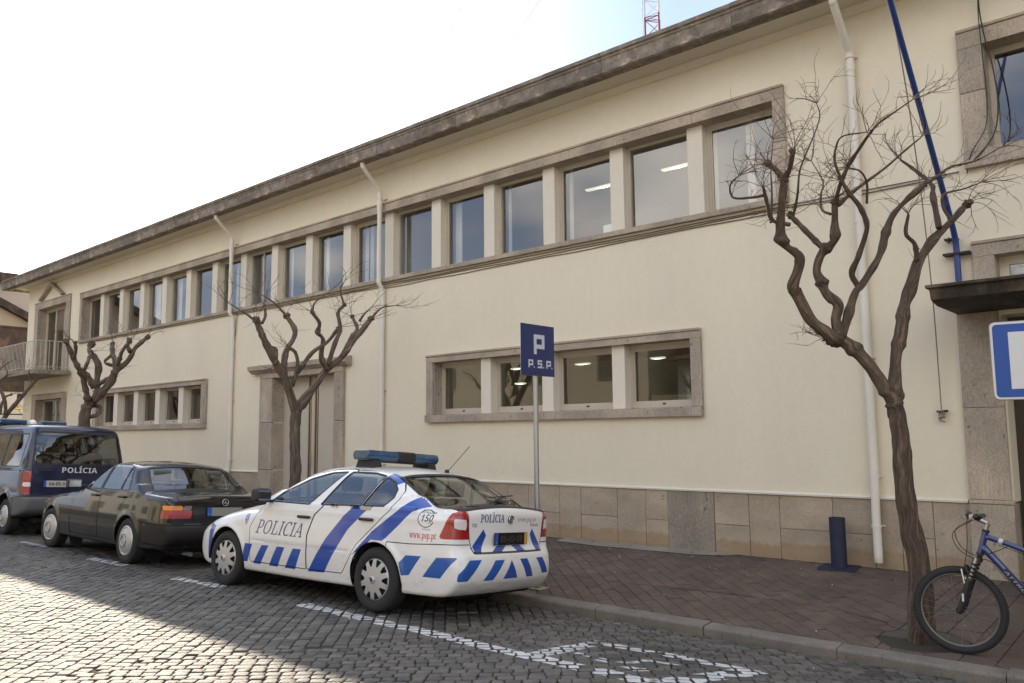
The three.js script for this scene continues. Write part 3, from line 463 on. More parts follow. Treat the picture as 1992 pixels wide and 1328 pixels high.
// ---------- bare pollarded trees: limbs as [x, y, z, radius] from the trunk's foot ----------
const t1 = [
  [[-0.003,-0.04,0.001,0.1064],[0.004,0.085,-0.001,0.1016],[0.011,0.4,-0.003,0.0964],[0.007,0.653,-0.002,0.0915],[-0.035,0.907,0.01,0.0867],[-0.05,1.121,0.014,0.0821],[-0.059,1.382,0.016,0.0775],[-0.059,1.645,0.017,0.073],[-0.084,1.91,0.023,0.0686],[-0.097,2.022,0.027,0.0643]],
  [[-0.087,1.844,0.024,0.0568],[-0.092,1.977,0.052,0.0563],[-0.136,2.079,0.09,0.0557],[-0.241,2.29,0.145,0.0552],[-0.357,2.459,0.204,0.0548],[-0.427,2.521,0.249,0.0543],[-0.484,2.553,0.291,0.0537]],
  [[-0.091,1.844,0.025,0.0544],[-0.103,2.001,-0.004,0.0523],[-0.099,2.156,-0.039,0.0502],[-0.082,2.398,-0.077,0.0482],[-0.065,2.505,-0.115,0.0461],[-0.04,2.659,-0.156,0.044],[-0.036,2.754,-0.19,0.0419],[-0.027,2.849,-0.226,0.0398],[0.016,3.0,-0.272,0.0376],[0.079,3.233,-0.322,0.0355],[0.126,3.331,-0.369,0.0333],[0.209,3.465,-0.426,0.0311],[0.272,3.543,-0.476,0.0288],[0.335,3.62,-0.527,0.0265],[0.459,3.768,-0.596,0.0243]],
  [[-0.471,2.545,0.287,0.0537],[-0.45,2.519,0.324,0.0514],[-0.549,2.625,0.394,0.0493],[-0.616,2.702,0.455,0.0472],[-0.709,2.952,0.524,0.0452],[-0.717,3.004,0.569,0.0431],[-0.64,3.22,0.59,0.0411],[-0.656,3.291,0.636,0.039],[-0.731,3.368,0.7,0.037],[-0.736,3.466,0.744,0.0349],[-0.704,3.635,0.777,0.033],[-0.658,3.924,0.807,0.0312]],
  [[-0.659,3.905,0.807,0.0287],[-0.697,3.981,0.844,0.0252],[-0.761,4.061,0.888,0.0216]],
  [[-0.659,3.905,0.807,0.0287],[-0.584,3.97,0.864,0.025],[-0.516,4.099,0.923,0.0213]],
  [[-0.43,2.53,0.276,0.0464],[-0.465,2.704,0.281,0.0446],[-0.443,2.836,0.269,0.0427],[-0.533,2.959,0.289,0.0409],[-0.564,3.059,0.293,0.0391],[-0.605,3.161,0.299,0.0372],[-0.574,3.295,0.285,0.0353],[-0.52,3.369,0.265,0.0334],[-0.45,3.439,0.24,0.0315],[-0.445,3.577,0.233,0.0296],[-0.436,3.783,0.226,0.0278]],
  [[-0.536,3.36,0.274,0.0274],[-0.649,3.498,0.265,0.0252],[-0.756,3.629,0.253,0.0229],[-0.848,3.739,0.237,0.0205]],
  [[-0.663,3.527,0.705,0.0192],[-0.766,3.562,0.82,0.0174],[-0.77,3.678,0.907,0.0157],[-0.764,3.819,0.992,0.0141]],
  [[-0.42,2.558,0.273,0.0366],[-0.364,2.796,0.211,0.0348],[-0.319,2.969,0.153,0.0328],[-0.297,3.012,0.1,0.0308],[-0.201,3.183,0.027,0.0288],[-0.139,3.338,-0.036,0.0268],[-0.11,3.499,-0.09,0.0248],[-0.063,3.659,-0.15,0.0228],[0.015,3.777,-0.218,0.0206],[0.188,3.944,-0.312,0.0185]],
  [[-0.322,3.026,0.09,0.0276],[-0.351,3.129,0.143,0.0257],[-0.279,3.269,0.167,0.0239],[-0.207,3.427,0.191,0.022],[-0.169,3.529,0.225,0.0202],[-0.201,3.678,0.279,0.0184],[-0.279,3.833,0.345,0.0167],[-0.31,3.924,0.398,0.0149]],
  [[0.082,3.246,-0.282,0.0233],[0.087,3.393,-0.232,0.0203],[0.039,3.478,-0.167,0.0173],[0.078,3.648,-0.126,0.0144]],
  [[0.259,3.538,-0.384,0.0289],[0.229,3.701,-0.438,0.0257],[0.2,3.878,-0.492,0.0225],[0.191,3.974,-0.552,0.0191],[0.098,4.104,-0.588,0.0157],[-0.082,4.304,-0.6,0.0122]],
  [[-0.438,3.754,0.226,0.0202],[-0.377,3.89,0.269,0.018],[-0.282,4.057,0.301,0.0158],[-0.173,4.179,0.33,0.0136],[-0.05,4.305,0.355,0.0114],[0.018,4.343,0.396,0.0092],[0.181,4.417,0.409,0.0071],[0.324,4.473,0.429,0.0049]],
  [[-0.31,3.924,0.398,0.0139],[-0.328,4.081,0.481,0.0116],[-0.289,4.17,0.548,0.0093],[-0.22,4.232,0.607,0.0071],[-0.003,4.218,0.624,0.0048]],
  [[-0.412,3.75,0.219,0.0182],[-0.327,3.879,0.091,0.0158],[-0.214,4.005,-0.044,0.0133],[-0.1,4.132,-0.18,0.0108],[0.017,4.281,-0.316,0.0082],[0.153,4.438,-0.458,0.0055]],
  [[-0.183,3.738,0.155,0.0121],[-0.144,3.903,0.248,0.0097],[-0.158,3.977,0.356,0.0073],[-0.224,4.0,0.478,0.0049]],
  [[-0.77,3.765,0.942,0.0142],[-0.861,3.744,1.019,0.0117],[-0.995,3.756,1.109,0.0094],[-0.986,3.857,1.158,0.007],[-0.892,3.906,1.184,0.0046]],
  [[-0.784,3.701,0.323,0.0132],[-0.717,3.879,0.367,0.0113],[-0.668,4.077,0.415,0.0095],[-0.596,4.189,0.457,0.0076],[-0.438,4.519,0.475,0.0059],[-0.437,4.618,0.537,0.004]],
  [[-0.476,3.68,0.237,0.0131],[-0.577,3.754,0.161,0.011],[-0.614,3.923,0.068,0.0088],[-0.624,4.071,-0.033,0.0066],[-0.75,4.325,-0.102,0.0043]],
  [[0.328,3.627,-0.559,0.0161],[0.255,3.77,-0.603,0.0133],[0.249,3.906,-0.666,0.0104],[0.406,3.958,-0.775,0.0075],[0.529,4.016,-0.875,0.0045]],
  [[0.179,3.942,-0.31,0.0159],[0.245,4.012,-0.419,0.0131],[0.346,4.118,-0.538,0.0103],[0.528,4.171,-0.68,0.0074],[0.73,4.301,-0.827,0.0045]],
  [[-0.777,3.541,0.84,0.0123],[-0.798,3.814,0.742,0.0097],[-0.837,4.078,0.649,0.0069],[-0.846,4.386,0.548,0.0041]]];
const t2 = [
  [[0.004,0.784,-0.006,0.0972],[0.007,1.073,-0.01,0.0926],[-0.005,1.621,0.007,0.0881],[-0.003,1.989,0.004,0.0837],[0.001,2.21,-0.001,0.0794]],
  [[-0.005,2.136,0.007,0.0749],[0.026,2.427,0.141,0.0686],[0.067,2.641,0.259,0.0624],[0.07,2.888,0.434,0.0563],[0.084,3.131,0.593,0.0502],[0.109,3.335,0.735,0.0443],[0.144,3.553,0.863,0.0384]],
  [[-0.006,2.575,0.188,0.0482],[-0.096,2.876,0.179,0.0459],[-0.146,3.146,0.11,0.0436],[-0.154,3.346,-0.021,0.0412],[-0.208,3.509,-0.085,0.0388],[-0.354,3.766,-0.011,0.0364]],
  [[-0.039,2.544,0.058,0.0353],[0.09,2.872,0.045,0.0322],[0.151,3.085,0.134,0.0291],[0.184,3.147,0.264,0.026]],
  [[0.005,2.136,-0.008,0.0749],[-0.025,2.25,-0.113,0.0688],[0.026,2.556,-0.338,0.0625],[0.059,2.83,-0.536,0.0563],[0.137,3.072,-0.802,0.0499],[0.196,3.399,-1.04,0.0435],[0.281,3.774,-1.315,0.037]],
  [[0.11,2.845,-0.522,0.0449],[0.154,3.043,-0.373,0.041],[0.265,3.335,-0.323,0.0372],[0.315,3.432,-0.183,0.0334],[0.426,3.567,-0.132,0.0296],[0.459,3.733,0.035,0.026]],
  [[0.12,2.922,-0.537,0.0404],[0.179,3.289,-0.626,0.0371],[0.229,3.563,-0.701,0.0338],[0.206,3.834,-0.666,0.0305],[0.262,3.962,-0.75,0.0272]],
  [[0.164,3.077,-0.782,0.0407],[0.114,3.403,-1.007,0.0367],[0.045,3.606,-1.204,0.0326],[-0.137,3.849,-1.232,0.0283]],
  [[0.009,2.768,-0.013,0.0353],[0.273,3.093,-0.108,0.0321],[0.548,3.266,-0.219,0.0289],[0.771,3.471,-0.252,0.0257]],
  [[-0.001,3.141,0.54,0.0304],[0.078,3.141,0.466,0.0281],[0.108,2.92,0.467,0.0259]],
  [[0.144,3.535,0.862,0.0213],[0.091,3.649,1.031,0.014],[0.002,3.794,1.253,0.0068]],
  [[0.192,3.502,0.791,0.0255],[0.176,3.618,0.725,0.0214],[0.127,3.806,0.707,0.0172]],
  [[0.014,3.757,-1.277,0.0234],[0.057,3.881,-1.341,0.0164],[0.123,4.007,-1.44,0.0094]],
  [[0.281,3.774,-1.315,0.0222],[0.351,3.989,-1.51,0.0149],[0.447,4.045,-1.742,0.0075]],
  [[0.459,3.733,0.035,0.019],[0.518,3.875,0.036,0.013],[0.657,4.02,-0.081,0.0069]],
  [[0.262,3.962,-0.75,0.0199],[0.224,4.227,-0.693,0.0136],[0.266,4.387,-0.755,0.0073]],
  [[-0.354,3.766,-0.011,0.02],[-0.447,4.002,0.218,0.0136],[-0.548,4.139,0.458,0.0073]]];
const t3 = [
  [[-0.002,1.65,0.005,0.1364],[-0.002,1.996,0.006,0.1296],[0.001,2.312,-0.002,0.1228],[0.02,2.502,-0.052,0.116]],
  [[0.012,2.407,-0.03,0.0682],[0.106,2.657,0.003,0.0634],[0.168,3.03,0.12,0.0587],[0.238,3.242,0.217,0.0539]],
  [[0.251,2.907,-0.095,0.0677],[0.279,3.182,0.11,0.0634],[0.32,3.297,0.281,0.0591],[0.382,3.443,0.399,0.0548],[0.432,3.71,0.547,0.0506],[0.493,3.913,0.666,0.0465]],
  [[0.021,2.471,-0.054,0.0819],[0.026,2.795,-0.251,0.0765],[-0.045,3.056,-0.252,0.071],[-0.1,3.45,-0.297,0.0656],[-0.194,3.648,-0.238,0.0601],[-0.3,3.813,-0.148,0.0545],[-0.349,3.969,-0.207,0.0489]],
  [[0.06,2.599,-0.154,0.0956],[0.155,2.758,-0.263,0.0863],[0.289,3.112,-0.471,0.0771],[0.354,3.271,-0.5,0.0679],[0.501,3.567,-0.741,0.0588],[0.595,3.861,-0.848,0.0497],[0.734,4.128,-1.067,0.0407]],
  [[0.308,3.243,-0.521,0.0545],[0.144,3.58,-0.559,0.0504],[-0.028,3.79,-0.574,0.0462],[-0.183,4.005,-0.636,0.0419]],
  [[-0.003,2.99,-0.269,0.0549],[0.288,3.177,-0.469,0.0476]],
  [[0.018,3.46,-0.602,0.0414],[-0.056,3.491,-0.504,0.0392],[-0.114,3.557,-0.445,0.037],[-0.089,3.73,-0.602,0.0347]],
  [[0.419,3.43,-0.529,0.0475],[0.629,3.738,-0.52,0.0404],[0.872,3.981,-0.593,0.0334]],
  [[0.6,3.754,-0.722,0.0473],[0.49,3.924,-0.715,0.0408],[0.407,4.067,-0.777,0.0342]],
  [[0.355,3.3,0.19,0.0403],[0.2,3.603,0.038,0.0373],[0.021,3.75,-0.055,0.0342]],
  [[0.464,3.558,0.465,0.0399],[0.611,3.731,0.499,0.0364],[0.744,3.869,0.571,0.0329]],
  [[0.035,2.217,-0.09,0.0477],[0.033,2.282,-0.272,0.0456],[-0.01,2.445,-0.344,0.0435],[-0.125,2.51,-0.232,0.0413]]];
mat('bark', [0.18, 0.125, 0.085], 0.9, { map: rep(barkT, 2.4, 0.8), bumpMap: rep(barkH, 2.4, 0.9), bumpScale: 0.02 });
mat('barkB', [0.23, 0.175, 0.13], 0.9, { map: rep(barkT, 2.4, 0.8), bumpMap: rep(barkH, 2.4, 0.9), bumpScale: 0.02 });
mat('twig', [0.13, 0.085, 0.06], 0.9);
function limbGeo(L, seg, knobs, extra = 0) {
  const len = L.length, rad = L.map(p => p[3]), ks = []; for (let i = 0; i < knobs; i++) ks.push([rnd(), rr(0.12, 0.35), rr(0.02, 0.05)]);
  const ph = rnd() * 50, n = Math.max(10, (len - 1) * 6), g = tube(L.map(p => p.slice(0, 3)), t => { const f = t * (len - 1), k = Math.min(Math.floor(f), len - 2); let r = lerp(rad[k], rad[k + 1], f - k) * (1 + 0.10 * perlin.noise(t * len * 1.3, ph, 0)); for (const [a, h, w] of ks) r *= 1 + h * Math.exp(-Math.pow((t - a) / w, 2)); return r * (1 + extra * Math.exp(-t * 14)) * (t > 0.985 ? 0.8 : 1); }, seg, n);
  const p = g.attributes.position, q = V(); const R0 = rad[0];
  for (let i = 0; i < p.count; i++) { q.fromBufferAttribute(p, i); const d = 0.14 * R0; p.setXYZ(i, q.x + d * perlin.noise(q.x * 9 + ph, q.y * 6, q.z * 9), q.y, q.z + d * perlin.noise(q.x * 9, q.y * 6 + ph, q.z * 9)); }
  g.computeVertexNormals(); return g;
}
function twigsAt(out, p, dir, n, len, r, depth, curl = 1) {
  for (let i = 0; i < n; i++) {
    let d = dir.clone().multiplyScalar(0.9).add(V(rr(-1, 1), rr(-0.55, 0.9), rr(-1, 1))).normalize(), q = p.clone(), pts = [q.toArray()]; const L = len * rr(0.4, 1.25), st = 6, bend = V(rr(-1, 1), rr(-0.75, 0.75), rr(-1, 1)).multiplyScalar(0.34 * curl);
    for (let k = 0; k < st; k++) { d.add(bend.clone().multiplyScalar(0.5)).add(V(rr(-0.18, 0.18), rr(-0.15, 0.17), rr(-0.18, 0.18))).normalize(); q = q.clone().addScaledVector(d, L / st); pts.push(q.toArray()); if (depth > 0 && k > 0 && rnd() < 0.55) twigsAt(out, q, d, 1, len * 0.5, r * 0.7, depth - 1, curl); }
    out.push(tube(pts, t => lerp(r, r * 0.45, t), 4, 8));
  }
}
function smoothGeo(g) { g = mergeVertices(g, 1e-4); g.computeVertexNormals(); g.setAttribute('uv', new THREE.BufferAttribute(new Float32Array(g.attributes.position.count * 2).map((_, i) => g.attributes.position.getY(i >> 1) + (i & 1) * g.attributes.position.getX(i >> 1)), 2)); return g; }
function tree(name, label, L, pos, o = {}) {
  const t = thing(name, label, 'tree', pos, 0, 'pollarded street trees'), bark = o.bark ?? M.bark;
  const tr = L[0].map(p => p.slice()); if (tr[0][1] > 0.2) tr.unshift([0, -0.12, 0, tr[0][3] * 1.45], [0.01, 0.12, 0, tr[0][3] * 1.2]); else tr[0][1] = -0.15;
  mesh('trunk', limbGeo(tr, 18, 0, 0.2), bark, t); const tw = [];
  for (const b of L.slice(1)) {
    mesh('limb', limbGeo(b, b[0][3] > 0.03 ? 14 : 8, b[0][3] > 0.018 ? b.length : 1), bark, t);
    const e = b[b.length - 1], f = b[b.length - 2], dir = V(e[0] - f[0], e[1] - f[1], e[2] - f[2]).normalize(), p = V(e[0], e[1], e[2]);
    twigsAt(tw, p, dir, o.n ?? 7, o.len ?? 0.5, o.r ?? 0.0042, 1, o.curl);
    if (b[0][3] < 0.018) for (let k = 1; k < b.length - 1; k++) twigsAt(tw, V(b[k][0], b[k][1], b[k][2]), dir, o.side ?? 2, (o.len ?? 0.5) * 0.8, (o.r ?? 0.0042) * 0.8, 1, o.curl);
    else for (let k = Math.ceil(b.length * 0.6); k < b.length; k++) if (rnd() < 0.6) twigsAt(tw, V(b[k][0], b[k][1], b[k][2]), V(rr(-1, 1), 0.3, rr(-1, 1)).normalize(), 1, (o.len ?? 0.5) * 0.6, (o.r ?? 0.0042) * 0.7, 0, o.curl);
  }
  for (const b of L.slice(1)) { const e = b[b.length - 1]; if (e[3] < 0.016) continue; const g = new THREE.IcosahedronGeometry(e[3] * rr(1.25, 1.6), 3), p = g.attributes.position, ph = rnd() * 30, q = V(); for (let i = 0; i < p.count; i++) { q.fromBufferAttribute(p, i); const k = 1 + 0.7 * perlin.noise(q.x * 38 + ph, q.y * 38, q.z * 38); p.setXYZ(i, q.x * k + e[0], q.y * k + e[1], q.z * k + e[2]); } mesh('pruning_knuckle', smoothGeo(g.deleteAttribute('normal').deleteAttribute('uv')), bark, t); }
  mesh('twigs', tw, M.twig, t).userData.kind = 'stuff';
  return t;
}
tree('pollard_tree', 'bare tree with a leaning trunk, a bicycle resting against its foot', t1, [-2.112, 0.007, 2.744], { n: 7, len: 0.38, r: 0.0036, side: 2, curl: 1.6 });
const T2 = tree('pollard_tree', 'bare knobbly tree standing before the beige street door', t2, [-11.62, 0.018, 2.5], { n: 4, len: 0.5, r: 0.005, side: 1, bark: M.barkB, curl: 0.5 });
tree('pollard_tree', 'bare knobbly tree behind the dark saloon and the van', t3, [-20.2, 0.018, 2.5], { n: 4, len: 0.5, r: 0.005, side: 1, bark: M.barkB, curl: 0.4 });
clone(T2, 'bare tree in front of the balcony, ahead of the van', [-26.2, 0.018, 2.5], 2.6, 0.95);
{ // dark soil in the tree pits
  const pit = setting('tree_pit', 'round soil pits cut in the pavement for trees', 'soil');
  for (const [x, z] of TREES) { const g = new THREE.CircleGeometry(0.35, 24); g.rotateX(-Math.PI / 2 + 0.05); g.translate(x, walkY(z) - 0.007, z); mesh('soil', g, M.soil, pit); }
}
// ---------- signs ----------
const canvasTex = (w, h, draw) => { const c = document.createElement('canvas'); c.width = w; c.height = h; draw(c.getContext('2d'), w, h); const t = new THREE.CanvasTexture(c); t.colorSpace = THREE.SRGBColorSpace; t.anisotropy = 8; return t; };
const face = (w, h, t, rough = 0.45, o = {}) => { const m = new THREE.MeshPhysicalMaterial({ map: t, roughness: rough, ...o }); return m; };
{
  const s = thing('parking_sign', 'old square dark blue parking sign lettered P and P.S.P. on a steel pole', 'sign', [-6.125, walkY(2.92), 2.92]);
  mesh('pole', rod([0, -0.1, 0], [0, 3.02, 0], 0.03, 16), M.steel, s); mesh('base_plate', [cbox(-0.09, 0.09, -0.002, 0.012, -0.09, 0.09, 0.003), rod([0, 0.0, 0], [0, 0.05, 0], 0.038, 14)], M.cement, s);
  const p = mesh('sign_panel', cbox(0.036, 0.041, 2.43, 3.035, -0.31, 0.31, 0.0015), M.steel, s);
  const t = canvasTex(512, 500, (g, w, h) => {
    g.fillStyle = '#1d2c63'; g.fillRect(0, 0, w, h); for (let i = 0; i < 500; i++) { g.fillStyle = `rgba(${rnd() < 0.5 ? '10,16,40' : '60,80,140'},${rnd() * 0.10})`; g.fillRect(rnd() * w, rnd() * h, rr(2, 50), rr(1, 30)); }
    g.fillStyle = 'rgba(96,48,40,0.55)'; for (const x of [225, 300]) for (let y = 0; y < h; y += 3) g.fillRect(x + rr(-6, 6), y, rr(2, 14), 3); for (const y of [6, 480]) g.fillRect(215, y, 100, 14);
    g.fillStyle = '#c9ccd2'; const P = (x, y, W, H, k) => { g.fillRect(x, y, k, H); g.fillRect(x, y, W, k); g.fillRect(x, y + H * 0.5, W, k); g.fillRect(x + W - k, y, k, H * 0.5 + k); g.clearRect; };
    P(195, 95, 165, 195, 42); P(110, 345, 72, 78, 18); P(385, 345, 72, 78, 18); g.fillRect(190, 410, 14, 14); g.fillRect(335, 410, 14, 14); g.fillRect(465, 410, 14, 14);
    g.fillRect(250, 345, 70, 18); g.fillRect(250, 345, 18, 44); g.fillRect(250, 375, 70, 17); g.fillRect(302, 375, 18, 48); g.fillRect(250, 407, 70, 17);
  });
  const g = new THREE.PlaneGeometry(0.614, 0.6); g.rotateY(Math.PI / 2); g.translate(0.0425, 2.7325, 0); mesh('sign_face', g, face(1, 1, t, 0.4), p);
  mesh('clamp', [cbox(-0.034, 0.037, 2.85, 2.88, -0.05, 0.05, 0.003), cbox(-0.034, 0.037, 2.55, 2.58, -0.05, 0.05, 0.003)], M.steel, s);
}
{
  const s = thing('parking_sign', 'newer bright blue parking sign with a white rim beside the entrance canopy', 'sign', [-1.1, walkY(2.95), 2.95], 0.19 - Math.PI / 2);
  mesh('pole', rod([0, -0.1, 0], [0, 2.6, 0], 0.03, 16), M.steel, s);
  const sh = (w, h, r) => { const q = new THREE.Shape(); q.moveTo(-w + r, -h); q.lineTo(w - r, -h); q.quadraticCurveTo(w, -h, w, -h + r); q.lineTo(w, h - r); q.quadraticCurveTo(w, h, w - r, h); q.lineTo(-w + r, h); q.quadraticCurveTo(-w, h, -w, h - r); q.lineTo(-w, -h + r); q.quadraticCurveTo(-w, -h, -w + r, -h); return q; };
  const put = (geo, x) => { geo.rotateY(Math.PI / 2); geo.translate(x, 2.285, 0); return geo; };
  const p = mesh('sign_panel', put(new THREE.ExtrudeGeometry(sh(0.3, 0.3, 0.045), { depth: 0.02, bevelEnabled: true, bevelSize: 0.004, bevelThickness: 0.004, bevelSegments: 2 }), 0.04), M.steel, s);
  mesh('white_rim', put(new THREE.ShapeGeometry(sh(0.297, 0.297, 0.043), 8), 0.0655), mat('signWhite', [0.66, 0.66, 0.66], 0.35), p);
  mesh('blue_field', put(new THREE.ShapeGeometry(sh(0.283, 0.283, 0.034), 8), 0.0667), mat('signBlue', [0.012, 0.075, 0.33], 0.35), p);
  const P = new THREE.Shape(); P.moveTo(-0.18, -0.22); P.lineTo(-0.18, 0.22); P.lineTo(0.06, 0.22); P.absarc(0.06, 0.085, 0.135, Math.PI / 2, -Math.PI / 2, true); P.lineTo(-0.07, -0.05); P.lineTo(-0.07, -0.22); P.lineTo(-0.18, -0.22); const ho = new THREE.Path(); ho.moveTo(-0.07, 0.14); ho.lineTo(-0.07, 0.035); ho.lineTo(0.05, 0.035); ho.absarc(0.05, 0.0875, 0.0525, -Math.PI / 2, Math.PI / 2, false); ho.lineTo(-0.07, 0.14); P.holes.push(ho);
  mesh('letter', put(new THREE.ShapeGeometry(P, 12), 0.0678), M.signWhite, p);
}
{ // bollard
  const b = thing('bollard', 'dark blue steel post on a square plate against the plinth', 'bollard', [-3.68, walkY(0.24), 0.24]), bl = mat('bollardBlue', [0.022, 0.028, 0.068], 0.6, { map: rep(stoneC, 1.2) });
  mesh('post', [new THREE.CylinderGeometry(0.092, 0.092, 0.58, 28, 1, true).translate(0, 0.3, 0), new THREE.RingGeometry(0.078, 0.092, 28).rotateX(-Math.PI / 2).translate(0, 0.59, 0), new THREE.CylinderGeometry(0.078, 0.078, 0.04, 28, 1, true).translate(0, 0.57, 0)], bl, b);
  mesh('cap', new THREE.CircleGeometry(0.08, 28).rotateX(-Math.PI / 2).translate(0, 0.556, 0), mat('capBlue', [0.022, 0.03, 0.07], 0.6), b);
  const pg = cbox(-0.21, 0.21, 0, 0.014, -0.17, 0.21, 0.003); pg.rotateY(0.12); pg.rotateX(0.0448); mesh('base_plate', pg, bl, b);
}
{ // flagpole bracketed over the canopy, with its halyard tied to a cleat
  const f = thing('flagpole', 'blue flagpole leaning out from the wall above the entrance canopy', 'flagpole'), bl = mat('poleBlue', [0.02, 0.05, 0.19], 0.4);
  mesh('pole', tube([[-2.22, 3.24, 0.09], [-2.22, 3.7, 0.09], [-2.22, 3.86, 0.1], [-2.22, 3.98, 0.16], [-2.22, 4.5, 0.63], [-2.22, 5.5, 1.6], [-2.22, 6.5, 2.58], [-2.22, 7.6, 3.65]], [0.034, 0.034, 0.034, 0.033, 0.031, 0.029, 0.027, 0.025], 14, 60), bl, f);
  mesh('bracket', [cbox(-2.36, -2.08, 3.72, 3.745, 0.002, 0.128, 0.003)], M.black, f); mesh('bracket', [cbox(-2.34, -2.2, 3.9, 3.92, 0.002, 0.11, 0.003), rod([-2.29, 3.86, 0.1], [-2.29, 3.93, 0.1], 0.008)], M.black, f);
  const r = thing('halyard', 'slack grey rope hanging from the flagpole to a cleat on the wall', 'rope'), rope = mat('rope', [0.27, 0.23, 0.19], 0.9);
  mesh('rope', tube([[-2.23, 7.4, 3.44], [-2.32, 6.0, 1.62], [-2.4, 4.6, 0.75], [-2.45, 3.25, 0.3], [-2.49, 2.4, 0.1], [-2.5, 1.97, 0.05]], 0.007, 6, 50), rope, r);
  mesh('cleat', [cbox(-2.53, -2.45, 1.94, 1.965, 0.002, 0.05, 0.004), rod([-2.55, 1.95, 0.055], [-2.43, 1.955, 0.055], 0.012)], M.black, r);
  const kn = []; for (let i = 0; i < 26; i++) { const a = i * 1.1; kn.push([-2.5 + 0.035 * Math.cos(a) + rr(-0.01, 0.01), 1.945 - i * 0.0042 + 0.02 * Math.sin(a * 0.7), 0.06 + 0.015 * Math.sin(a)]); } mesh('knot', tube(kn, 0.007, 5, 80), rope, r);
}
{ // radio mast: three legs, struts, painted red and white; guy wires to the roof
  const m = thing('radio_mast', 'red and white lattice radio mast rising behind the roof', 'mast', [-9.2, 7.34, -5.2]);
  const R = 0.21, legs = [0.55, 2.65, 4.75].map(a => [R * Math.cos(a), R * Math.sin(a)]), H = 17, red = mat('mastRed', [0.30, 0.055, 0.04], 0.6), wh = mat('mastWhite', [0.70, 0.68, 0.66], 0.6), sec = [[0, 3.85, red], [3.85, 8.5, wh], [8.5, 12.5, red], [12.5, H, wh]];
  for (const [a, b, c] of sec) {
    for (const l of legs) mesh('leg', rod([l[0], a, l[1]], [l[0], b, l[1]], 0.021, 8), c, m);
    for (let y = a; y < b - 0.05; y += 0.42) for (let k = 0; k < 3; k++) { const p = legs[k], q = legs[(k + 1) % 3], up = Math.min(y + 0.42, b); mesh('strut', [rod([p[0], y, p[1]], [q[0], y, q[1]], 0.010, 5), rod([p[0], y, p[1]], [q[0], up, q[1]], 0.009, 5)], c, m); }
  }
  mesh('cable', rod([legs[1][0] - 0.06, 0, legs[1][1]], [legs[1][0] - 0.06, H, legs[1][1]], 0.006, 5), M.black, m);
  const gw = mat('wire', [0.42, 0.42, 0.44], 0.5, { metalness: 0.6 });
  for (const [a, b, c] of [[8.0, -19.5, 'lowest guy wire, tied to the mast halfway up'], [15.6, -19.4, 'upper guy wire, tied nearest to the mast head'], [14.2, -20.1, 'middle guy wire, tied just under the mast head']]) { const g = thing('guy_wire', c, 'wire', [0, 0, 0], 0, 'guy wires of the mast'); mesh('strand', rod([-9.2, 7.34 + a, -5.2], [b, 7.35, -5.0], 0.006, 5), gw, g); }
}
// ---------- houses beyond the far corner ----------
{
  const pinkM = mat('pinkWall', [0.62, 0.50, 0.40], 0.95, { map: rep(patchC, 0.2) }), peachM = mat('peachWall', [0.66, 0.52, 0.36], 0.95, { map: rep(patchC, 0.2) }), brownM = mat('brownWall', [0.17, 0.115, 0.085], 0.9, { map: rep(grimeC, 0.4) }), whM = mat('whiteWall', [0.72, 0.69, 0.62], 0.95, { map: rep(patchC, 0.2) });
  const h = thing('neighbour_house', 'peach and pink house with a brown sloping roof edge past the balcony', 'house', [-42, 0, 0]);
  mesh('wall', prism([[1.0, -0.2], [7.5, -0.2], [7.5, 5.0], [3.17, 7.35], [1.0, 8.35], [-3, 10.2], [-12, 6], [-12, -0.2]], 0, 10).rotateY(Math.PI / 2).translate(-10, 0, 0), peachM, h);
  mesh('roof_edge', prism([[8.2, 4.75], [8.2, 5.1], [-3, 10.5], [-3, 10.15]], 0, 10.8).rotateY(Math.PI / 2).translate(-10.4, 0, 0), brownM, h);
  mesh('roof_edge', prism([[-3, 10.15], [-3, 10.5], [-13, 5.9], [-13, 5.55]], 0, 10.8).rotateY(Math.PI / 2).translate(-10.4, 0, 0), brownM, h);
  const u = thing('tall_house', 'pink flat roofed house rising behind the sloping roof', 'house', [-50, 0, 0]); mesh('wall', cbox(-8, 0, -0.2, 10.25, -16, -1.5, 0.01), pinkM, u); const rs = mesh('roof_slab', cbox(-8.4, 0.5, 10.25, 10.75, -5.0, -1.0, 0.02), brownM, u); mesh('attic', cbox(-6, -0.3, 10.2, 10.26, -4.7, -1.6, 0.01), pinkM, rs);
  const a = thing('brown_annex', 'low annex with a dark brown tile clad front behind the balcony railing', 'house', [-38, 0, 0]); mesh('clad_wall', cbox(-3, 0, 3.7, 6.35, -12, 5, 0.01), brownM, a); mesh('lower_wall', cbox(-3, -0.05, -0.2, 3.7, -12, 5, 0.01), whM, a); for (let z = -11.9; z < 5; z += 0.35) mesh('coping_tile', cbox(-0.12, 0.04, 6.352, 6.43, z + 0.01, z + 0.34, 0.01), brownM, a);
  const g = thing('garden_wall', 'low pale wall with a dark rail along its top at the street end', 'wall', [-36.5, 0, 0]); mesh('wall', cbox(-0.25, 0, -0.2, 2.55, -10, 6, 0.01), whM, g); mesh('rail', [rod([0.05, 2.72, -9.9], [0.05, 2.72, 6], 0.025)], M.black, g); for (let z = -9.8; z < 6; z += 0.9) mesh('rail_post', rod([0.05, 2.5, z], [0.05, 2.86, z], 0.02), M.black, g); mesh('amber_lamp', cbox(-0.1, 0.06, 2.9, 2.97, -1.35, -1.15, 0.02), mat('amber', [0.85, 0.50, 0.02], 0.3), g);
}
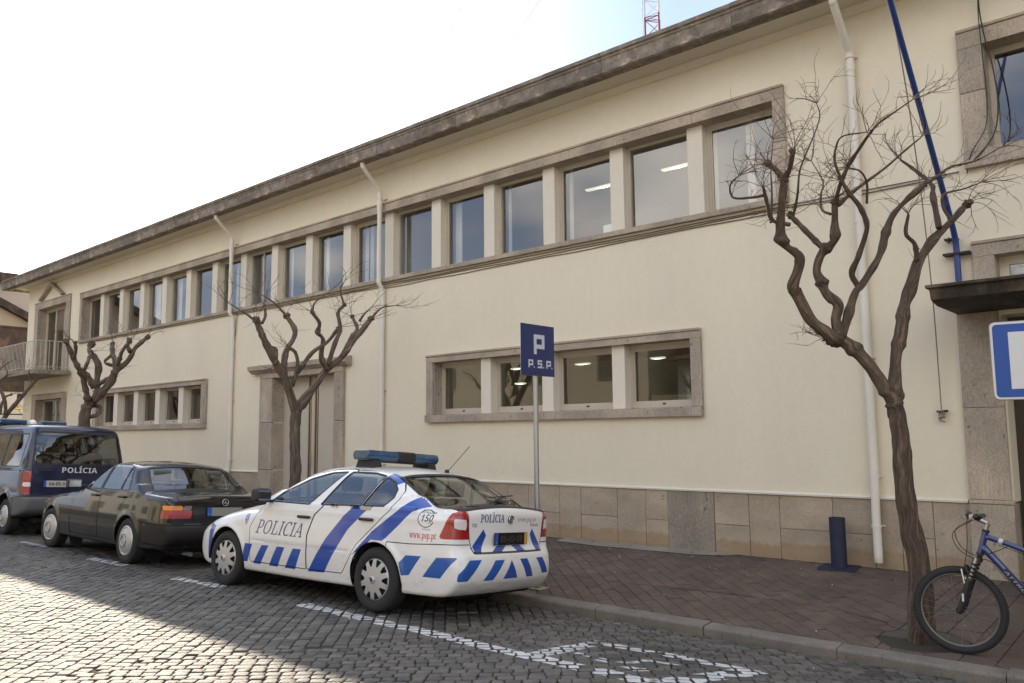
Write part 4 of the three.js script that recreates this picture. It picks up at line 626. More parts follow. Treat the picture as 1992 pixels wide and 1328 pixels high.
// ---------- the other side of the street: seen in the panes, and throwing warm light back ----------
{
  const w2 = setting('far_pavement', 'pavement along the opposite side of the street', 'pavement'); mesh('slab', cbox(-150, 60, -0.3, 0.1, 13.5, 17.2, 0.02), M.cement, w2);
  const creamM = mat('oppCream', [0.80, 0.70, 0.52], 0.95, { map: rep(patchC, 0.15) }), whiteM = mat('oppWhite', [0.82, 0.78, 0.69], 0.95, { map: rep(patchC, 0.15) }), tileM = mat('oppTile', [0.33, 0.15, 0.09], 0.9, { map: rep(grimeC, 0.3) }), shut = mat('shutter', [0.13, 0.10, 0.075], 0.7);
  const house = (label, x0, x1, z, hgt, m, nw, groups) => {
    const h = thing('facing_house', label, 'house', [0, 0, z], 0, 'houses facing the police building'); mesh('wall', cbox(x0, x1, -0.2, hgt, 0, 9, 0.01), m, h);
    mesh('roof', prismX([[-0.5, hgt + 0.002], [9.5, hgt + 0.002], [4.5, hgt + 2.0]], x0 - 0.4, x1 + 0.4), tileM, h);
    for (let k = 0; k < nw; k++) for (const [y0, y1] of hgt > 5 ? [[1.1, 2.4], [4.0, 5.3]] : [[1.1, 2.4]]) { const c = lerp(x0, x1, (k + 0.5) / nw); const f = mesh('window', cbox(c - 0.75, c + 0.75, y0 - 0.08, y1 + 0.08, -0.05, -0.002, 0.01), M.stone, h); mesh('shutter', cbox(c - 0.62, c + 0.62, y0, y1, -0.065, -0.052, 0.004), shut, f); }
    mesh('door', cbox(x0 + 1.0, x0 + 2.0, 0.05, 2.2, -0.04, -0.002, 0.01), shut, h); return h;
  };
  house('cream house with brown shutters across the street from the police cars', -31, -17.5, 17.6, 6.6, creamM, 4); house('white low house across the street from the parking signs', -16.5, -4, 18.2, 4.6, whiteM, 3); house('cream house across the street beyond the bicycle', -2.5, 12, 17.6, 6.4, creamM, 4); house('white house across the street, furthest along', -47, -33, 18.5, 6.2, whiteM, 4);
  clone(T2, 'bare tree across the street before the cream house', [-22.3, 0.1, 14.3], 0.6); clone(T2, 'bare tree across the street before the low white house', [-13.2, 0.1, 14.3], 2.2, 0.95);
  // tall conifer whose tiers show in the far panes
  const c = thing('tiered_conifer', 'tall dark tiered conifer across the street past the last house', 'tree', [-65, 0, 13.5]); mesh('trunk', tube([[0, -0.2, 0], [0.1, 7, 0], [0, 17, 0]], [0.35, 0.25, 0.05], 10), M.bark, c); const need = mat('needles', [0.035, 0.055, 0.03], 0.9, { side: THREE.DoubleSide });
  const fo = []; for (let y = 2.2; y < 16.5; y += 0.85) { const R = 5.2 * Math.pow(1 - y / 18, 0.8); for (let k = 0; k < 9; k++) { const a = k * 0.698 + y * 2.1, l = R * rr(0.75, 1.1), dir = [Math.cos(a), Math.sin(a)]; for (let s = 0.15; s < 1; s += 0.05) for (let q = 0; q < 3; q++) { const r = l * s + rr(-0.2, 0.2), side = rr(-0.5, 0.5) * (1.1 - s) * 1.6, px = dir[0] * r - dir[1] * side, pz = dir[1] * r + dir[0] * side, py = y - 0.10 * r + 0.1 * s * l + rr(-0.12, 0.12), e = rr(0.12, 0.3); fo.push([[px - e, py + rr(-0.1, 0.1), pz - e * 0.5], [px + e, py + rr(-0.1, 0.1), pz - e * 0.4], [px + rr(-e, e), py + rr(-0.05, 0.16), pz + e]]); } } }
  mesh('crown', quads(fo), need, c);
}
// ---------- vehicles: a smooth solid from a side outline and a width, meshed, then cut into panels ----------
const spline = (pts, x) => { if (x <= pts[0][0]) return pts[0][1]; const n = pts.length; if (x >= pts[n - 1][0]) return pts[n - 1][1]; let i = 0; while (x > pts[i + 1][0]) i++; const p0 = pts[Math.max(0, i - 1)], p1 = pts[i], p2 = pts[i + 1], p3 = pts[Math.min(n - 1, i + 2)], h = p2[0] - p1[0], t = (x - p1[0]) / h; const m = (a, b, c) => { const d0 = (b[1] - a[1]) / ((b[0] - a[0]) || 1), d1 = (c[1] - b[1]) / ((c[0] - b[0]) || 1); return d0 * d1 <= 0 ? 0 : 2 * d0 * d1 / (d0 + d1); }; const m1 = i ? m(p0, p1, p2) : (p2[1] - p1[1]) / h, m2 = i < n - 2 ? m(p1, p2, p3) : (p2[1] - p1[1]) / h, t2 = t * t, t3 = t2 * t; return (2 * t3 - 3 * t2 + 1) * p1[1] + (t3 - 2 * t2 + t) * h * m1 + (-2 * t3 + 3 * t2) * p2[1] + (t3 - t2) * h * m2; };
function sdPoly(pts, x, y) { // signed distance, negative inside
  let d = 1e9, s = 1; const n = pts.length;
  for (let i = 0, j = n - 1; i < n; j = i++) { const ex = pts[j][0] - pts[i][0], ey = pts[j][1] - pts[i][1], wx = x - pts[i][0], wy = y - pts[i][1], t = clamp((wx * ex + wy * ey) / (ex * ex + ey * ey || 1), 0, 1), bx = wx - ex * t, by = wy - ey * t; d = Math.min(d, bx * bx + by * by); const c1 = y >= pts[i][1], c2 = y < pts[j][1], c3 = ex * wy > ey * wx; if ((c1 && c2 && c3) || (!c1 && !c2 && !c3)) s = -s; }
  return s * Math.sqrt(d);
}
const rounded = (pts, n = 5) => new THREE.CatmullRomCurve3(pts.map(p => V(p[0], p[1], 0)), true, 'catmullrom', 0.35).getPoints(pts.length * n).slice(0, -1).map(p => [p.x, p.y]);
const smax = (a, b, k) => { const h = Math.max(k - Math.abs(a - b), 0) / k; return Math.max(a, b) + h * h * k * 0.25; };
function meshField(f, lo, hi, c) { // surface nets, vertices pulled onto the surface
  const n = [0, 1, 2].map(i => Math.ceil((hi[i] - lo[i]) / c) + 1), [nx, ny, nz] = n, D = new Float32Array(nx * ny * nz), id = (i, j, k) => (k * ny + j) * nx + i;
  for (let k = 0; k < nz; k++) for (let j = 0; j < ny; j++) for (let i = 0; i < nx; i++) D[id(i, j, k)] = f(lo[0] + i * c, lo[1] + j * c, lo[2] + k * c);
  const vi = new Int32Array(nx * ny * nz).fill(-1), P = [], I = [], N = [];
  for (let k = 0; k < nz - 1; k++) for (let j = 0; j < ny - 1; j++) for (let i = 0; i < nx - 1; i++) {
    let m = 0, cx = 0, cy = 0, cz = 0; const v = []; for (let q = 0; q < 8; q++) v.push(D[id(i + (q & 1), j + (q >> 1 & 1), k + (q >> 2))]);
    for (let q = 0; q < 8; q++) for (const b of [1, 2, 4]) if (!(q & b)) { const a = v[q], e = v[q | b]; if (a < 0 !== e < 0) { const t = a / (a - e); cx += (q & 1) + (b === 1 ? t : 0); cy += (q >> 1 & 1) + (b === 2 ? t : 0); cz += (q >> 2) + (b === 4 ? t : 0); m++; } }
    if (m) { vi[id(i, j, k)] = P.length / 3; P.push(lo[0] + (i + cx / m) * c, lo[1] + (j + cy / m) * c, lo[2] + (k + cz / m) * c); }
  }
  for (let k = 1; k < nz - 1; k++) for (let j = 1; j < ny - 1; j++) for (let i = 1; i < nx - 1; i++) {
    const a = D[id(i, j, k)] < 0;
    const q = (b, p0, p1, p2, p3) => { if (a === b) return; if ([p0, p1, p2, p3].some(p => p < 0)) return; a ? I.push(p0, p1, p2, p0, p2, p3) : I.push(p0, p2, p1, p0, p3, p2); };
    q(D[id(i + 1, j, k)] < 0, vi[id(i, j - 1, k - 1)], vi[id(i, j, k - 1)], vi[id(i, j, k)], vi[id(i, j - 1, k)]);
    q(D[id(i, j + 1, k)] < 0, vi[id(i - 1, j, k - 1)], vi[id(i - 1, j, k)], vi[id(i, j, k)], vi[id(i, j, k - 1)]);
    q(D[id(i, j, k + 1)] < 0, vi[id(i - 1, j - 1, k)], vi[id(i, j - 1, k)], vi[id(i, j, k)], vi[id(i - 1, j, k)]);
  }
  const e = 0.006, grad = (x, y, z) => [f(x + e, y, z) - f(x - e, y, z), f(x, y + e, z) - f(x, y - e, z), f(x, y, z + e) - f(x, y, z - e)].map(g => g / (2 * e));
  for (let i = 0; i < P.length; i += 3) { let g; for (let s = 0; s < 2; s++) { g = grad(P[i], P[i + 1], P[i + 2]); const l2 = g[0] * g[0] + g[1] * g[1] + g[2] * g[2] || 1, v = clamp(f(P[i], P[i + 1], P[i + 2]) / l2, -c, c); for (let q = 0; q < 3; q++) P[i + q] -= g[q] * v; } g = grad(P[i], P[i + 1], P[i + 2]); const l = Math.hypot(...g) || 1; N.push(g[0] / l, g[1] / l, g[2] / l); }
  return { P, N, I };
}
function split(m, fn) { // [inside fn<0, outside]
  const nv = m.P.length / 3, F = new Float32Array(nv); for (let i = 0; i < nv; i++) F[i] = fn(m.P[3 * i], m.P[3 * i + 1], m.P[3 * i + 2], m.N[3 * i], m.N[3 * i + 1], m.N[3 * i + 2]);
  const mk = () => ({ P: [], N: [], I: [], map: new Map() }), A = mk(), Z = mk();
  const vert = (o, key, i, j, t) => { let r = o.map.get(key); if (r === undefined) { r = o.P.length / 3; o.map.set(key, r); for (const k of ['P', 'N']) for (let q = 0; q < 3; q++) o[k].push(j < 0 ? m[k][3 * i + q] : lerp(m[k][3 * i + q], m[k][3 * j + q], t)); } return r; };
  const solo = (o, i) => vert(o, i, i, -1, 0), cut = (o, i, j) => { if (i > j) [i, j] = [j, i]; return vert(o, nv + i * 4194304 + j, i, j, F[i] / (F[i] - F[j])); };
  for (let t = 0; t < m.I.length; t += 3) {
    const v = [m.I[t], m.I[t + 1], m.I[t + 2]], s = v.map(i => F[i] < 0), c = s[0] + s[1] + s[2];
    if (c === 3 || c === 0) { const o = c ? A : Z; o.I.push(solo(o, v[0]), solo(o, v[1]), solo(o, v[2])); continue; }
    const k = c === 1 ? s.indexOf(true) : s.indexOf(false), a = v[k], b = v[(k + 1) % 3], d = v[(k + 2) % 3], one = c === 1 ? A : Z, two = c === 1 ? Z : A;
    one.I.push(solo(one, a), cut(one, a, b), cut(one, a, d)); two.I.push(cut(two, a, b), solo(two, b), solo(two, d), cut(two, a, b), solo(two, d), cut(two, a, d));
  }
  delete A.map; delete Z.map; return [A, Z];
}
const geoOf = (m, off = 0, uvf) => { // uvf(p, n) -> [class, u, v]; vertices of a triangle take the class of its middle
  const g = new THREE.BufferGeometry(), P = [], N = [], U = [];
  for (let t = 0; t < m.I.length; t += 3) {
    const v = [m.I[t], m.I[t + 1], m.I[t + 2]]; let cl = 0; if (uvf) { const n = [0, 1, 2].map(q => (m.N[3 * v[0] + q] + m.N[3 * v[1] + q] + m.N[3 * v[2] + q]) / 3), p = [0, 1, 2].map(q => (m.P[3 * v[0] + q] + m.P[3 * v[1] + q] + m.P[3 * v[2] + q]) / 3); cl = uvf.cls(p, n); }
    for (const i of v) { const p = [0, 1, 2].map(q => m.P[3 * i + q] + off * m.N[3 * i + q]); P.push(...p); N.push(m.N[3 * i], m.N[3 * i + 1], m.N[3 * i + 2]); U.push(...(uvf ? uvf.uv(cl, p) : [p[0], p[1]])); }
  }
  g.setAttribute('position', new THREE.Float32BufferAttribute(P, 3)); g.setAttribute('normal', new THREE.Float32BufferAttribute(N, 3)); g.setAttribute('uv', new THREE.Float32BufferAttribute(U, 2)); return g;
};
const joinM = (a, b) => { const n = a.P.length / 3; return { P: a.P.concat(b.P), N: a.N.concat(b.N), I: a.I.concat(b.I.map(i => i + n)) }; };
function bodyField(s) {
  const prof = rounded(s.profile, 5), k = s.edge ?? 0.09;
  return (x, y, z) => {
    const a = Math.abs(z), z2 = z * z, xx = x + s.bow(x) * z2, yy = y + s.crown(x, y) * z2 * smooth(0.45, 0.75, y);
    let W = spline(s.plan, x); W -= y < s.waist ? s.tuck * Math.pow((s.waist - y) / 0.4, 2) : 0; const yb = s.belt(x); W -= y > yb ? s.step * smooth(yb - 0.005, yb + 0.035, y) + (y - yb) * s.tumble + s.tcurve * (y - yb) * (y - yb) : s.shoulder * Math.pow(clamp((y - s.waist) / (yb - s.waist), 0, 1), 2);
    if (s.crease) W += s.crease(x, y);
    for (const wx of s.wheels) { const d = Math.hypot(x - wx, y - s.wr) - s.arch; W += 0.014 * Math.exp(-Math.pow((d - 0.015) / 0.035, 2)) * smooth(0.22, 0.4, y); }
    return smax(sdPoly(prof, xx, yy), a - W, y < 0.62 ? lerp(0.045, k, smooth(0.35, 0.62, y)) : k);
  };
}
mat('carGlass', [0.62, 0.70, 0.68], 0.01, { transmission: 1, thickness: 0, ior: 2.1 });
mat('trim', [0.018, 0.018, 0.018], 0.55); mat('gap', [0.008, 0.008, 0.008], 0.9); mat('interior', [0.035, 0.034, 0.033], 0.9); mat('liner', [0.05, 0.048, 0.045], 0.95);
mat('redLens', [0.33, 0.009, 0.008], 0.12, { clearcoat: 1, bumpMap: rep(lumpB, 14), bumpScale: 0.002 }); mat('amberLens', [0.75, 0.22, 0.015], 0.12, { clearcoat: 1 }); mat('clearLens', [0.72, 0.68, 0.64], 0.12, { clearcoat: 1 }); mat('silver', [0.56, 0.55, 0.53], 0.38, { metalness: 0.75 }); mat('hubGrey', [0.46, 0.45, 0.43], 0.42, { metalness: 0.4 });
function wheel(parent, x, z, R, rimR, width, side, style, steer = 0) { // side -1 = left (towards -z)
  const w = new THREE.Group(); w.name = 'wheel'; w.position.set(x, R, z); w.rotation.y = steer; parent.add(w);
  const pr = [[rimR, -width / 2 + 0.02], [rimR + 0.02, -width / 2 - 0.004], [R - 0.045, -width / 2 - 0.008], [R - 0.012, -width / 2 + 0.014], [R, -width / 2 + 0.04], [R, width / 2 - 0.04], [R - 0.012, width / 2 - 0.014], [R - 0.045, width / 2 + 0.008], [rimR + 0.02, width / 2 + 0.004], [rimR, width / 2 - 0.02]].map(p => new THREE.Vector2(...p));
  const ty = new THREE.LatheGeometry(pr, 48); ty.rotateX(Math.PI / 2); mesh('tyre', ty, M.rubber, w);
  const zf = side * (width / 2 - 0.012), face = g => { if (side < 0) g.rotateY(Math.PI); g.translate(0, 0, zf); return g; };
  mesh('rim', [new THREE.CylinderGeometry(rimR, rimR, width - 0.03, 40, 1, true).rotateX(Math.PI / 2), face(new THREE.CircleGeometry(rimR - 0.004, 40).translate(0, 0, -0.02))], M.trim, w);
  style(w, face, rimR);
  return w;
}
const disc = (sh, d, b = 0.004) => new THREE.ExtrudeGeometry(sh, { depth: d, bevelEnabled: true, bevelSize: b, bevelThickness: b, bevelSegments: 2, curveSegments: 24 });
const lath = (pts, n = 40) => { const g = new THREE.LatheGeometry(pts.map(p => new THREE.Vector2(...p)), n); g.rotateX(Math.PI / 2); return g; };
const capNotched = (w, face, R) => { // domed cap with ten wedge openings at its rim
  const m = { P: [], N: [], I: [] }, nr = 16, na = 120; for (let i = 0; i <= nr; i++) for (let j = 0; j <= na; j++) { const r = i / nr, a = j / na * Math.PI * 2, z = 0.012 + 0.02 * (1 - r * r) - 0.012 * smooth(0.93, 1, r), sl = 0.04 * r / R + (r > 0.93 ? 0.8 : 0), l = Math.hypot(sl, 1); m.P.push(r * R * Math.cos(a), r * R * Math.sin(a), z); m.N.push(sl * Math.cos(a) / l, sl * Math.sin(a) / l, 1 / l); if (i && j) { const q = i * (na + 1) + j; m.I.push(q, q - na - 2, q - 1, q, q - na - 1, q - na - 2); } }
  const hole = [[0.95, -0.175], [0.95, 0.175], [0.82, 0.135], [0.62, 0.045], [0.62, -0.045], [0.82, -0.135]].map(([a, b]) => [a * R, b * R]), g = geoOf(split(m, (x, y) => { const r = Math.hypot(x, y), a = Math.atan2(y, x), k = a - Math.round(a / (Math.PI / 5)) * Math.PI / 5; return sdPoly(hole, r * Math.cos(k), r * Math.sin(k)); })[1]);
  mesh('hubcap', face(g), M.hubGrey, w); mesh('hub_boss', face(lath([[0.001, 0.052], [0.03, 0.05], [0.038, 0.043], [0.042, 0.03]])), M.hubGrey, w); mesh('badge', face(lath([[0.001, 0.055], [0.022, 0.0535], [0.024, 0.051]])), M.trim, w); mesh('badge_ring', face(new THREE.TorusGeometry(0.024, 0.003, 8, 28).translate(0, 0, 0.053)), M.chrome, w);
};
const starGeo = (r, d) => { const s = new THREE.Shape(); for (let i = 0; i < 6; i++) { const a = Math.PI / 2 + i * Math.PI / 3, q = i % 2 ? r * 0.14 : r; s[i ? 'lineTo' : 'moveTo'](q * Math.cos(a), q * Math.sin(a)); } s.closePath(); return [new THREE.ExtrudeGeometry(s, { depth: d, bevelEnabled: false }), new THREE.TorusGeometry(r, r * 0.09, 8, 32).translate(0, 0, d / 2)]; };
const capStar = (w, face, R) => {
  mesh('trim_ring', face(lath([[R - 0.035, 0.012], [R - 0.02, 0.022], [R, 0.016], [R + 0.004, 0.004]])), M.silver, w);
  mesh('hubcap', face(lath([[0.001, 0.048], [R * 0.45, 0.042], [R * 0.46, 0.046], [R * 0.8, 0.028], [R - 0.03, 0.012]])), M.hubGrey, w);
  mesh('badge', [...starGeo(R * 0.34, 0.004)].map(g => face(g.translate(0, 0, 0.046))), M.silver, w); const s = new THREE.RingGeometry(R * 0.42, R * 0.46, 36); mesh('groove', face(s.translate(0, 0, 0.0475)), M.trim, w);
};
// cut a body into its panels; every named field makes a part
function carBody(t, s, mats, uvf) {
  let m = meshField(bodyField(s), s.lo, s.hi, s.cell ?? 0.033); const f = bodyField(s), inW = spline;
  for (const wx of s.wheels) m = split(m, (x, y, z) => Math.max(Math.hypot(x - wx, y - s.wr) - s.arch, 0.42 - Math.abs(z)))[1];
  const shell = { P: m.P, N: m.N, I: m.I }, inner = [];
  const side = (poly, rad = 0) => (x, y, z, nx, ny, nz) => Math.max(sdPoly(poly, x, y) - rad, 0.35 - Math.abs(nz));
  const glassOut = [];
  const doorGroups = {};
  for (const w of s.windows) { // trim round the glass, then the pane
    const fn = w.side ? side(w.side) : w.fn; let band; [band, m] = split(m, (...a) => fn(...a) - (w.band ?? 0.018)); let pane; [pane, band] = split(band, fn);
    for (const sg of w.side ? [-1, 1] : [0]) { const [pp] = sg ? split(pane, (x, y, z) => -sg * z) : [pane], [bb] = sg ? split(band, (x, y, z) => -sg * z) : [band]; const fr = mesh('window_trim', geoOf(bb, 0.0015), w.trim ?? M.trim, t); mesh('pane', geoOf(pp, -0.004), w.glass ?? M.carGlass, fr); }
  }
  for (const p of s.panels ?? []) {
    const fn = p.side ? side(p.side) : p.fn; let outer, inn; [outer, m] = split(m, (...a) => fn(...a) - 0.0045); [inn, outer] = split(outer, (...a) => fn(...a) + 0.0045);
    mesh('panel_gap', geoOf(outer, -0.012), M.gap, t);
    for (const sg of p.side ? [-1, 1] : [0]) { const [q] = sg ? split(inn, (x, y, z) => -sg * z) : [inn]; const d = mesh(p.name, geoOf(q, p.off ?? 0, p.plain ? null : uvf), p.mat ?? mats.paint, t); if (sg && p.handle) handle(d, p.handle, sg, f); }
  }
  for (const p of s.lamps ?? []) { let a; [a, m] = split(m, p.fn); for (const sg of [-1, 1]) { const [q] = split(a, (x, y, z) => -sg * z); const l = mesh(p.name, geoOf(q, p.off ?? 0.002), p.mat, t); if (p.sub) { } } }
  mesh('body', geoOf(m, 0, uvf), mats.paint, t);
  // lining of the cabin, wheel housings and floor pan
  let [up] = split(shell, (x, y, z) => 0.5 - y); for (const w of s.windows) { const fn = w.side ? side(w.side) : w.fn; up = split(up, (...a) => fn(...a) - 0.01)[1]; } mesh('cabin_lining', geoOf(up, -0.03), M.liner, t);
  const fl = [cbox(s.lo[0] + 0.35, s.hi[0] - 0.35, 0.2, 0.3, -0.6, 0.6, 0.02)];
  for (const wx of s.wheels) for (const sg of [-1, 1]) { const W = spline(s.plan, wx) - 0.03, g = new THREE.CylinderGeometry(s.arch + 0.004, s.arch + 0.004, W - 0.42, 28, 1, true, Math.PI / 2 - 0.1, Math.PI + 0.2); g.rotateX(Math.PI / 2); g.translate(wx, s.wr, sg * (W + 0.42) / 2); const c = new THREE.CircleGeometry(s.arch, 28); c.translate(wx, s.wr, sg * 0.43); fl.push(g, c); }
  mesh('underbody', fl, M.gap, t);
  return { f, m };
}
function handle(d, [hx, hy, l], sg, f) { let z = 0.5; while (f(hx, hy, z) < 0 && z < 1.2) z += 0.004; const g = new THREE.CapsuleGeometry(0.016, l, 4, 10); g.rotateZ(Math.PI / 2); g.scale(1, 1, 0.9); g.translate(hx, hy, sg * (z + 0.022)); mesh('handle', [g, cbox(hx - l / 2 - 0.01, hx - l / 2 + 0.02, hy - 0.012, hy + 0.012, Math.min(sg * (z - 0.01), sg * (z + 0.02)), Math.max(sg * (z - 0.01), sg * (z + 0.02)), 0.003)], M.trim, d); }
const onSide = (f, x, y) => { let z = 0.3; while (f(x, y, z) < 0 && z < 1.2) z += 0.003; return z; };
const rbox = (w, h, d, r, x, y, z, rot) => { const s = new THREE.Shape(), a = w / 2 - r, b = h / 2 - r; s.moveTo(-a, -h / 2); s.lineTo(a, -h / 2); s.absarc(a, -b, r, -Math.PI / 2, 0); s.absarc(a, b, r, 0, Math.PI / 2); s.absarc(-a, b, r, Math.PI / 2, Math.PI); s.absarc(-a, -b, r, Math.PI, Math.PI * 1.5); const e = Math.min(r * 0.5, d * 0.25), g = new THREE.ExtrudeGeometry(s, { depth: d - 2 * e, bevelEnabled: true, bevelSize: e, bevelThickness: e, bevelOffset: -e, bevelSegments: 2, curveSegments: 5 }); g.translate(0, 0, -d / 2 + e); if (rot) g.rotateZ(rot); g.translate(x, y, z); return g; };
function seats(t, rows, m) { for (const [x, y, zs, h] of rows) for (const z of zs) { const q = mesh('seat', [rbox(0.5, 0.16, 0.48, 0.06, x + 0.25, y, z), rbox(0.14, h, 0.46, 0.06, x - 0.06, y + h / 2 + 0.04, z, 0.2)], m, t); mesh('headrest', rbox(0.09, 0.17, 0.25, 0.04, x - 0.15, y + h + 0.14, z, 0.15), m, q); } }
// ---------- white and blue police saloon ----------
{
  const t = thing('police_car', 'white police saloon with diagonal blue stripes and a blue light bar', 'car', [-6.63, -0.074, 4.099], Math.PI + 0.0626);
  const S = {
    profile: [[-0.82, 0.22], [-0.96, 0.26], [-1.05, 0.36], [-1.075, 0.48], [-1.065, 0.60], [-1.04, 0.66], [-1.015, 0.72], [-1.015, 0.90], [-1.02, 1.0], [-1.0, 1.055], [-0.93, 1.085], [-0.80, 1.082], [-0.68, 1.10], [-0.42, 1.24], [-0.14, 1.375], [0.1, 1.43], [0.5, 1.46], [0.9, 1.465], [1.2, 1.445], [1.45, 1.385], [1.75, 1.25], [2.05, 1.10], [2.2, 1.02], [2.5, 0.985], [2.85, 0.925], [3.15, 0.845], [3.35, 0.75], [3.46, 0.64], [3.5, 0.5], [3.49, 0.36], [3.42, 0.26], [3.25, 0.21], [2.6, 0.21], [1.3, 0.20], [0, 0.21]],
    plan: [[-1.09, 0.66], [-1.02, 0.745], [-0.9, 0.805], [-0.7, 0.845], [-0.4, 0.872], [0, 0.885], [1.3, 0.888], [2.4, 0.885], [2.75, 0.872], [3.05, 0.835], [3.3, 0.76], [3.45, 0.66], [3.52, 0.56]],
    bow: x => lerp(-0.10, 0.18, smooth(-0.4, 1.2, x)) + 0.2 * smooth(2.3, 3.4, x), crown: (x, y) => x > 1.9 ? 0.17 : y > 1.15 ? 0.14 : 0.07,
    belt: x => x > 2.1 ? 0.99 : 1.0 + 0.025 * smooth(1.2, -0.2, x), waist: 0.62, tuck: 0.05, shoulder: 0.022, step: 0.018, tumble: 0.42, tcurve: 0.3, edge: 0.11,
    crease: (x, y) => 0.006 * Math.exp(-Math.pow((y - 0.93) / 0.03, 2)) - 0.004 * Math.exp(-Math.pow((y - 0.56) / 0.012, 2)) * smooth(0.3, 0.5, x) * smooth(2.15, 2.0, x),
    wheels: [0, 2.578], wr: 0.317, arch: 0.365, lo: [-1.2, 0.1, -0.98], hi: [3.62, 1.56, 0.98], cell: 0.032,
    windows: [
      { side: [[1.76, 1.02], [1.10, 1.012], [0.745, 1.365], [0.98, 1.352], [1.28, 1.275], [1.6, 1.135]], band: 0.014 }, { side: [[0.90, 1.015], [0.665, 1.368], [0.30, 1.362], [0.115, 1.335], [0.285, 1.032]], band: 0.012 }, { side: [[0.245, 1.036], [0.08, 1.322], [-0.06, 1.275], [-0.15, 1.20], [-0.155, 1.13], [-0.06, 1.042]], band: 0.014 },
      { fn: (x, y, z) => Math.max(sdPoly([[-0.62, 1.365], [0.62, 1.365], [0.66, 1.30], [0.70, 1.098], [0.6, 1.088], [-0.6, 1.088], [-0.70, 1.098], [-0.66, 1.30]].map(([a, b]) => [a, b + 0.0]), z * (1 + (1.37 - y) * -0.0), y + 0.10 * z * z), x + 0.08), band: 0.022 },
      { fn: (x, y, z) => Math.max(sdPoly([[-0.58, 1.40], [0.58, 1.40], [0.70, 1.06], [-0.70, 1.06]], z, y + 0.13 * z * z), 1.28 - x), band: 0.03 }],
    panels: [
      { name: 'front_door', side: [[2.10, 0.32], [2.12, 0.70], [2.03, 0.85], [1.93, 0.97], [1.80, 1.085], [1.55, 1.225], [1.22, 1.345], [0.95, 1.395], [0.70, 1.405], [0.60, 1.395], [0.80, 1.06], [0.88, 0.99], [1.0, 0.89], [1.085, 0.68], [1.08, 0.32]], handle: [1.15, 0.868, 0.17] },
      { name: 'rear_door', side: [[1.07, 0.32], [1.075, 0.68], [0.99, 0.89], [0.87, 0.99], [0.79, 1.06], [0.59, 1.395], [0.25, 1.395], [0.02, 1.36], [-0.16, 1.285], [-0.245, 1.20], [-0.25, 1.13], [-0.15, 1.0], [0.04, 0.84], [0.29, 0.63], [0.40, 0.47], [0.50, 0.33]], handle: [0.155, 0.895, 0.17] },
      { name: 'rear_bumper', fn: (x, y, z) => Math.max(x + 0.16, y - 0.695 - 0.02 * smooth(-0.4, -0.9, x) + (Math.abs(z) < 0.57 && x < -0.9 ? 0.085 : 0) * smooth(0.60, 0.54, Math.abs(z))) },
      { name: 'boot_lid', fn: (x, y, z, nx, ny, nz) => Math.max(x + 0.72, sdPoly([[-0.545, 0.64], [0.545, 0.64], [0.585, 0.76], [0.64, 1.2], [-0.64, 1.2], [-0.585, 0.76]], z, y)) }],
    lamps: [{ name: 'clear_lens', mat: M.clearLens, off: 0.004, fn: (x, y, z) => Math.max(x + 0.93, sdPoly([[0.63, 0.85], [0.635, 0.95], [0.76, 0.955], [0.79, 0.865]], Math.abs(z), y)) }, { name: 'tail_light', mat: M.redLens, fn: (x, y, z) => Math.max(0.765 - y, y - 1.035 + 0.35 * Math.max(0, Math.abs(z) - 0.68), x + 0.80 + 0.42 * (y - 0.77), 0.575 + 0.22 * (y - 0.77) - Math.abs(z)) },
      { name: 'head_light', mat: M.clearLens, fn: (x, y, z) => Math.max(2.95 + 0.5 * (0.86 - Math.abs(z)) - x, 0.62 - y, y - 0.79, 0.38 - Math.abs(z)) }, { name: 'reflector', mat: M.redLens, fn: (x, y, z) => Math.max(x + 0.8, Math.abs(y - 0.40) - 0.013, 0.36 - Math.abs(z), Math.abs(z) - 0.76) }]
  };
  const K = 436, LX = 3.6, art = canvasTex(2048, 2048, (g, w, h) => {
    g.fillStyle = '#e3e1dc'; g.fillRect(0, 0, w, h);
    const dirt = (x0, y0, x1, y1, n) => { for (let i = 0; i < n; i++) { const y = y0 + (y1 - y0) * Math.pow(rnd(), 0.35), r = rr(1, 9); g.fillStyle = `rgba(118,108,92,${rnd() * 0.06})`; g.beginPath(); g.ellipse(lerp(x0, x1, rnd()), y, r * 2.5, r, 0, 0, 7); g.fill(); } };
    const blue = '#1d48a0', navy = '#1b2f6d';
    const sideArt = (oy, flip) => {
      const X = x => (flip ? 4.7 - (LX - x) : LX - x) * K, Y = y => oy + (1.5 - y) * K, poly = (c, pts) => { g.fillStyle = c; g.beginPath(); pts.forEach(([x, y], i) => g[i ? 'lineTo' : 'moveTo'](X(x), Y(y))); g.fill(); };
      poly(blue, [[1.05, 0.3], [0.78, 0.31], [0.64, 0.51], [0.43, 0.78], [0.20, 0.97], [0.04, 1.05], [0.34, 1.05], [0.52, 0.91], [0.77, 0.66], [0.92, 0.47]]);
      poly(blue, [[0.36, 0.52], [0.30, 0.56], [0.07, 0.78], [-0.14, 0.92], [-0.41, 1.11], [-0.62, 1.26], [-0.80, 1.12], [-0.45, 1.0], [-0.28, 0.85], [-0.10, 0.70], [0.06, 0.70], [0.2, 0.6]]);
      poly(blue, [[0.14, 1.30], [0.02, 1.42], [-0.16, 1.46], [-0.30, 1.36], [-0.05, 1.22]]);
      for (const q of [[[2.23, 0.31], [2.19, 0.515], [2.05, 0.515], [2.15, 0.31]], [[2.04, 0.30], [1.87, 0.515], [1.74, 0.52], [1.90, 0.30]], [[1.74, 0.30], [1.59, 0.52], [1.45, 0.52], [1.58, 0.30]], [[1.45, 0.30], [1.30, 0.52], [1.16, 0.52], [1.27, 0.30]], [[2.84, 0.68], [2.98, 0.70], [3.02, 0.3], [2.94, 0.28]]]) poly(blue, q);
